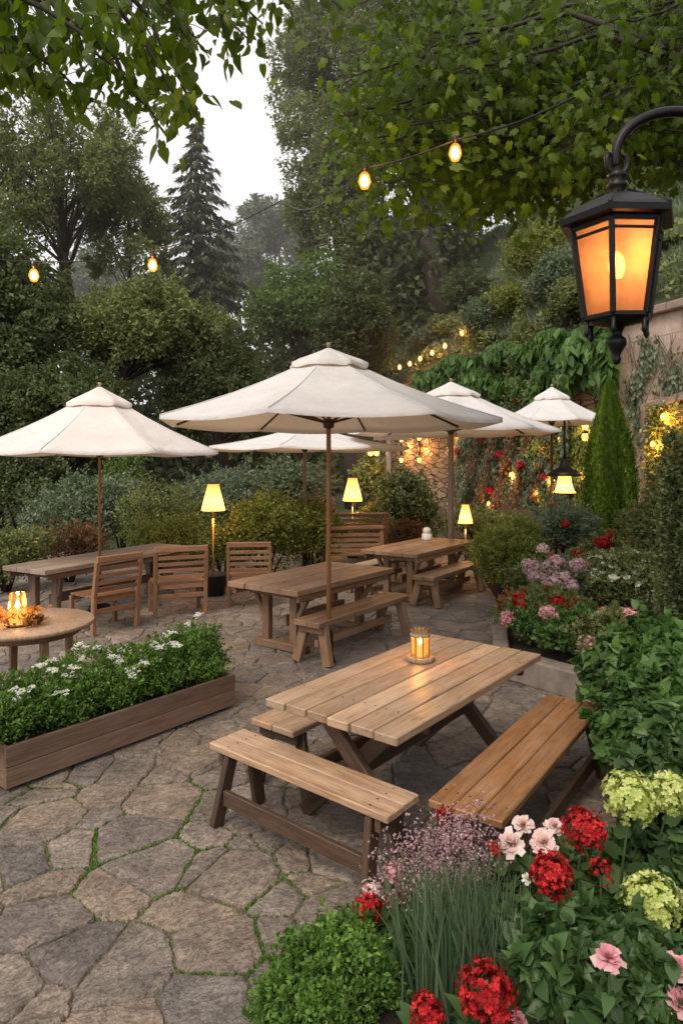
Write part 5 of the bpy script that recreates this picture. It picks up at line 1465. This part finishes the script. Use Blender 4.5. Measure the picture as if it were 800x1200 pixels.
for lb, x, y, d, r in [
    ('largest red flower ball at the bottom centre of the foreground bed', 570, 1164, 1.95, 33),
    ('red flower ball at the bottom edge, left of the largest one', 500, 1190, 2.0, 23),
    ('red flower ball just below the orange-brown bench, uppermost of the large red ones', 683, 974, 2.45, 24),
    ('loose red flower ball in the centre right of the foreground bed', 645, 1026, 2.3, 26),
    ('small red flower ball right of the loose red one', 703, 1022, 2.4, 17),
    ('small bright red flower head at the near bench corner', 522, 955, 2.75, 12),
    ('small red flower head among the pale pink blossoms', 578, 996, 2.55, 13),
    ('tiny red flower head in the centre of the wispy pink sprays', 548, 985, 2.65, 9),
    ('small red flower head left of the wispy pink sprays', 486, 1034, 2.6, 10),
    ('small red flower head low at the left side of the flower bed', 460, 1057, 2.55, 11)]:
    stemmed('red_flower', lb, x, y, d, r*d/F*.88, 'ball', M['p_red'], leaves=12)
for lb, x, y, d, r, mt in [
    ('dark pink-red flower spike at the left side of the flower bed', 431, 1066, 2.5, 16, 'p_red'),
    ('pink flower head above the dark red one at the left side of the bed', 434, 1045, 2.55, 12, 'p_pale'),
    ('pink flower head at the left beside the small red one', 461, 1024, 2.6, 12, 'p_pink'),
    ('lime-green hydrangea head at the right, the left one of the upper pair', 737, 936, 2.5, 28, 'p_lime'),
    ('lime-green hydrangea head touching the right edge of the photo', 784, 930, 2.6, 24, 'p_lime'),
    ('lime-green hydrangea head below the upper pair', 763, 1061, 2.3, 29, 'p_lime')]:
    stemmed('hydrangea' if mt == 'p_lime' else 'pink_flower', lb, x, y, d, r*d/F, 'ball', M[mt], leaves=14, ls=.085)
for lb, x, y, d, r, mt in [
    ('pale pink blossom left of the largest pale cluster', 598, 984, 2.55, 20, 'p_pale'),
    ('pale pink blossom with a white centre in the upper row of the bed', 612, 964, 2.65, 15, 'p_pale'),
    ('wide pale pink blossom next to the upper red ball', 636, 984, 2.5, 20, 'p_pale'),
    ('small pale blossom left of the upper red flower ball', 650, 966, 2.6, 14, 'p_pale'),
    ('small white blossom left of the loose red flower ball', 618, 1028, 2.35, 9, 'p_white'),
    ('lilac-pink peony in the lower right of the foreground', 713, 1119, 1.88, 21, 'p_pink'),
    ('lilac-pink peony at the right edge, above the lowest one', 792, 1130, 2.0, 22, 'p_pink'),
    ('lowest lilac-pink peony in the bottom right corner', 800, 1172, 1.95, 23, 'p_pink'),
    ('half-hidden pale pink peony at the bottom edge right of the largest red ball', 608, 1194, 2.05, 14, 'p_pink')]:
    stemmed('peony', lb, x, y, d, r*d/F*.8, 'peony', M[mt], leaves=12)
# leafy masses under the flowers
for lb, x, y, d, hw in [('broad-leaved plant filling the bottom right corner', 745, 1080, 2.15, 85), ('broad-leaved plant in the bottom centre right', 640, 1075, 2.2, 62), ('broad-leaved plant below the lime-green hydrangeas', 800, 985, 2.6, 70), ('rounded-leaf plant under the small pink and red flowers at the left of the bed', 470, 1060, 2.5, 30), ('leafy plant between the bench end and the red flowers', 690, 1000, 2.75, 60), ('leafy plant beneath the pale pink blossoms', 600, 1010, 2.7, 50)]:
    S(lb, x, y, d, hw, M['lf_hyd'], .05, 3600 if hw > 40 else 1100, name='leafy_plant', cat='plant', tmpl=TH, depth=.22, upb=.1, stems=True, nb=14)
# blue-green strap leaves
def blades(label, px, py, d, hw, n, h):
    b = PD(px, py, d); z0 = 0.15; R = hw*d/F
    root = thing('ornamental_grass', label, 'grass clump', (b.x, d, z0))
    V = []; Fc = []; Rn = []
    for i in range(n):
        x0, y0 = random.gauss(0, R*.45), random.gauss(0, .08); a = random.uniform(0, 6.28); H = h*random.uniform(.65, 1.08); le = random.uniform(.02, .28)*H
        w_ = random.uniform(.003, .006); r_ = random.random(); o = len(V); seg = 6
        dx, dy = math.cos(a), math.sin(a)*.7
        for k in range(seg+1):
            q = k/seg; bx = x0+dx*le*q*q+(x0*.35)*q; by = y0+dy*le*q*q; bz = H*(q-.12*q*q*(le/H)*2); ww = w_*(1-q**2*.85)
            V += [(bx-ww, by, bz), (bx+ww, by+ww*.4, bz)]; Rn += [r_*.7+.3*q]*2
        for k in range(seg): Fc.append((o+2*k, o+2*k+1, o+2*k+3, o+2*k+2))
    mesh_np('blade', V, Fc, M['lf_strap'], root, rnd=Rn)
blades('dense clump of thin blue-green blades in the foreground bed', 535, 1080, 2.28, 58, 420, .52)
blades('looser blue-green blades between the largest red ball and the loose red one', 600, 1080, 2.25, 46, 150, .46)
# gypsophila
def wispy(label, px, py, d, hw, hh, n):
    b = PD(px, py, d); z0 = .12
    root = thing('wispy_flower_spray', label, 'flower spray', (b.x, d, z0)); R = hw*d/F; Rz = hh*d/F
    m = MB(); top = b.z-z0; Pf = []
    for i in range(34):
        q = Vector((random.gauss(0, R*.5), random.gauss(0, .08), top+random.uniform(-Rz, Rz)*.8)); f_ = Vector((q.x*.3, q.y*.3, top*.55))
        m.tube([(q.x*.1, 0, 0), f_, q], [.0022, .0016, .0008], 4)
        for j in range(n//34):
            t_ = random.uniform(.3, 1.15); s0 = f_.lerp(q, t_); e = s0+Vector((random.gauss(0, .03), random.gauss(0, .03), random.gauss(.015, .03)))
            if j % 3 == 0: m.tube([s0, e], .0007, 3)
            Pf.append(tuple(e))
    m.obj('stem', M['twig'], root)
    Pf = np.array(Pf); k = len(Pf); Ps = np.repeat(Pf, 3, 0)
    leafobj('flower', Ps, rv(3*k), rv(3*k), RNG.uniform(.006, .0115, 3*k), RNG.random(3*k), TP, M['p_lilac'], root)
wispy('airy spray of tiny pinkish flowers beside the near bench end', 535, 992, 2.6, 40, 34, 1900)
wispy('airy spray of tiny mauve flowers above the blue-green blades', 488, 1008, 2.62, 30, 34, 1100)
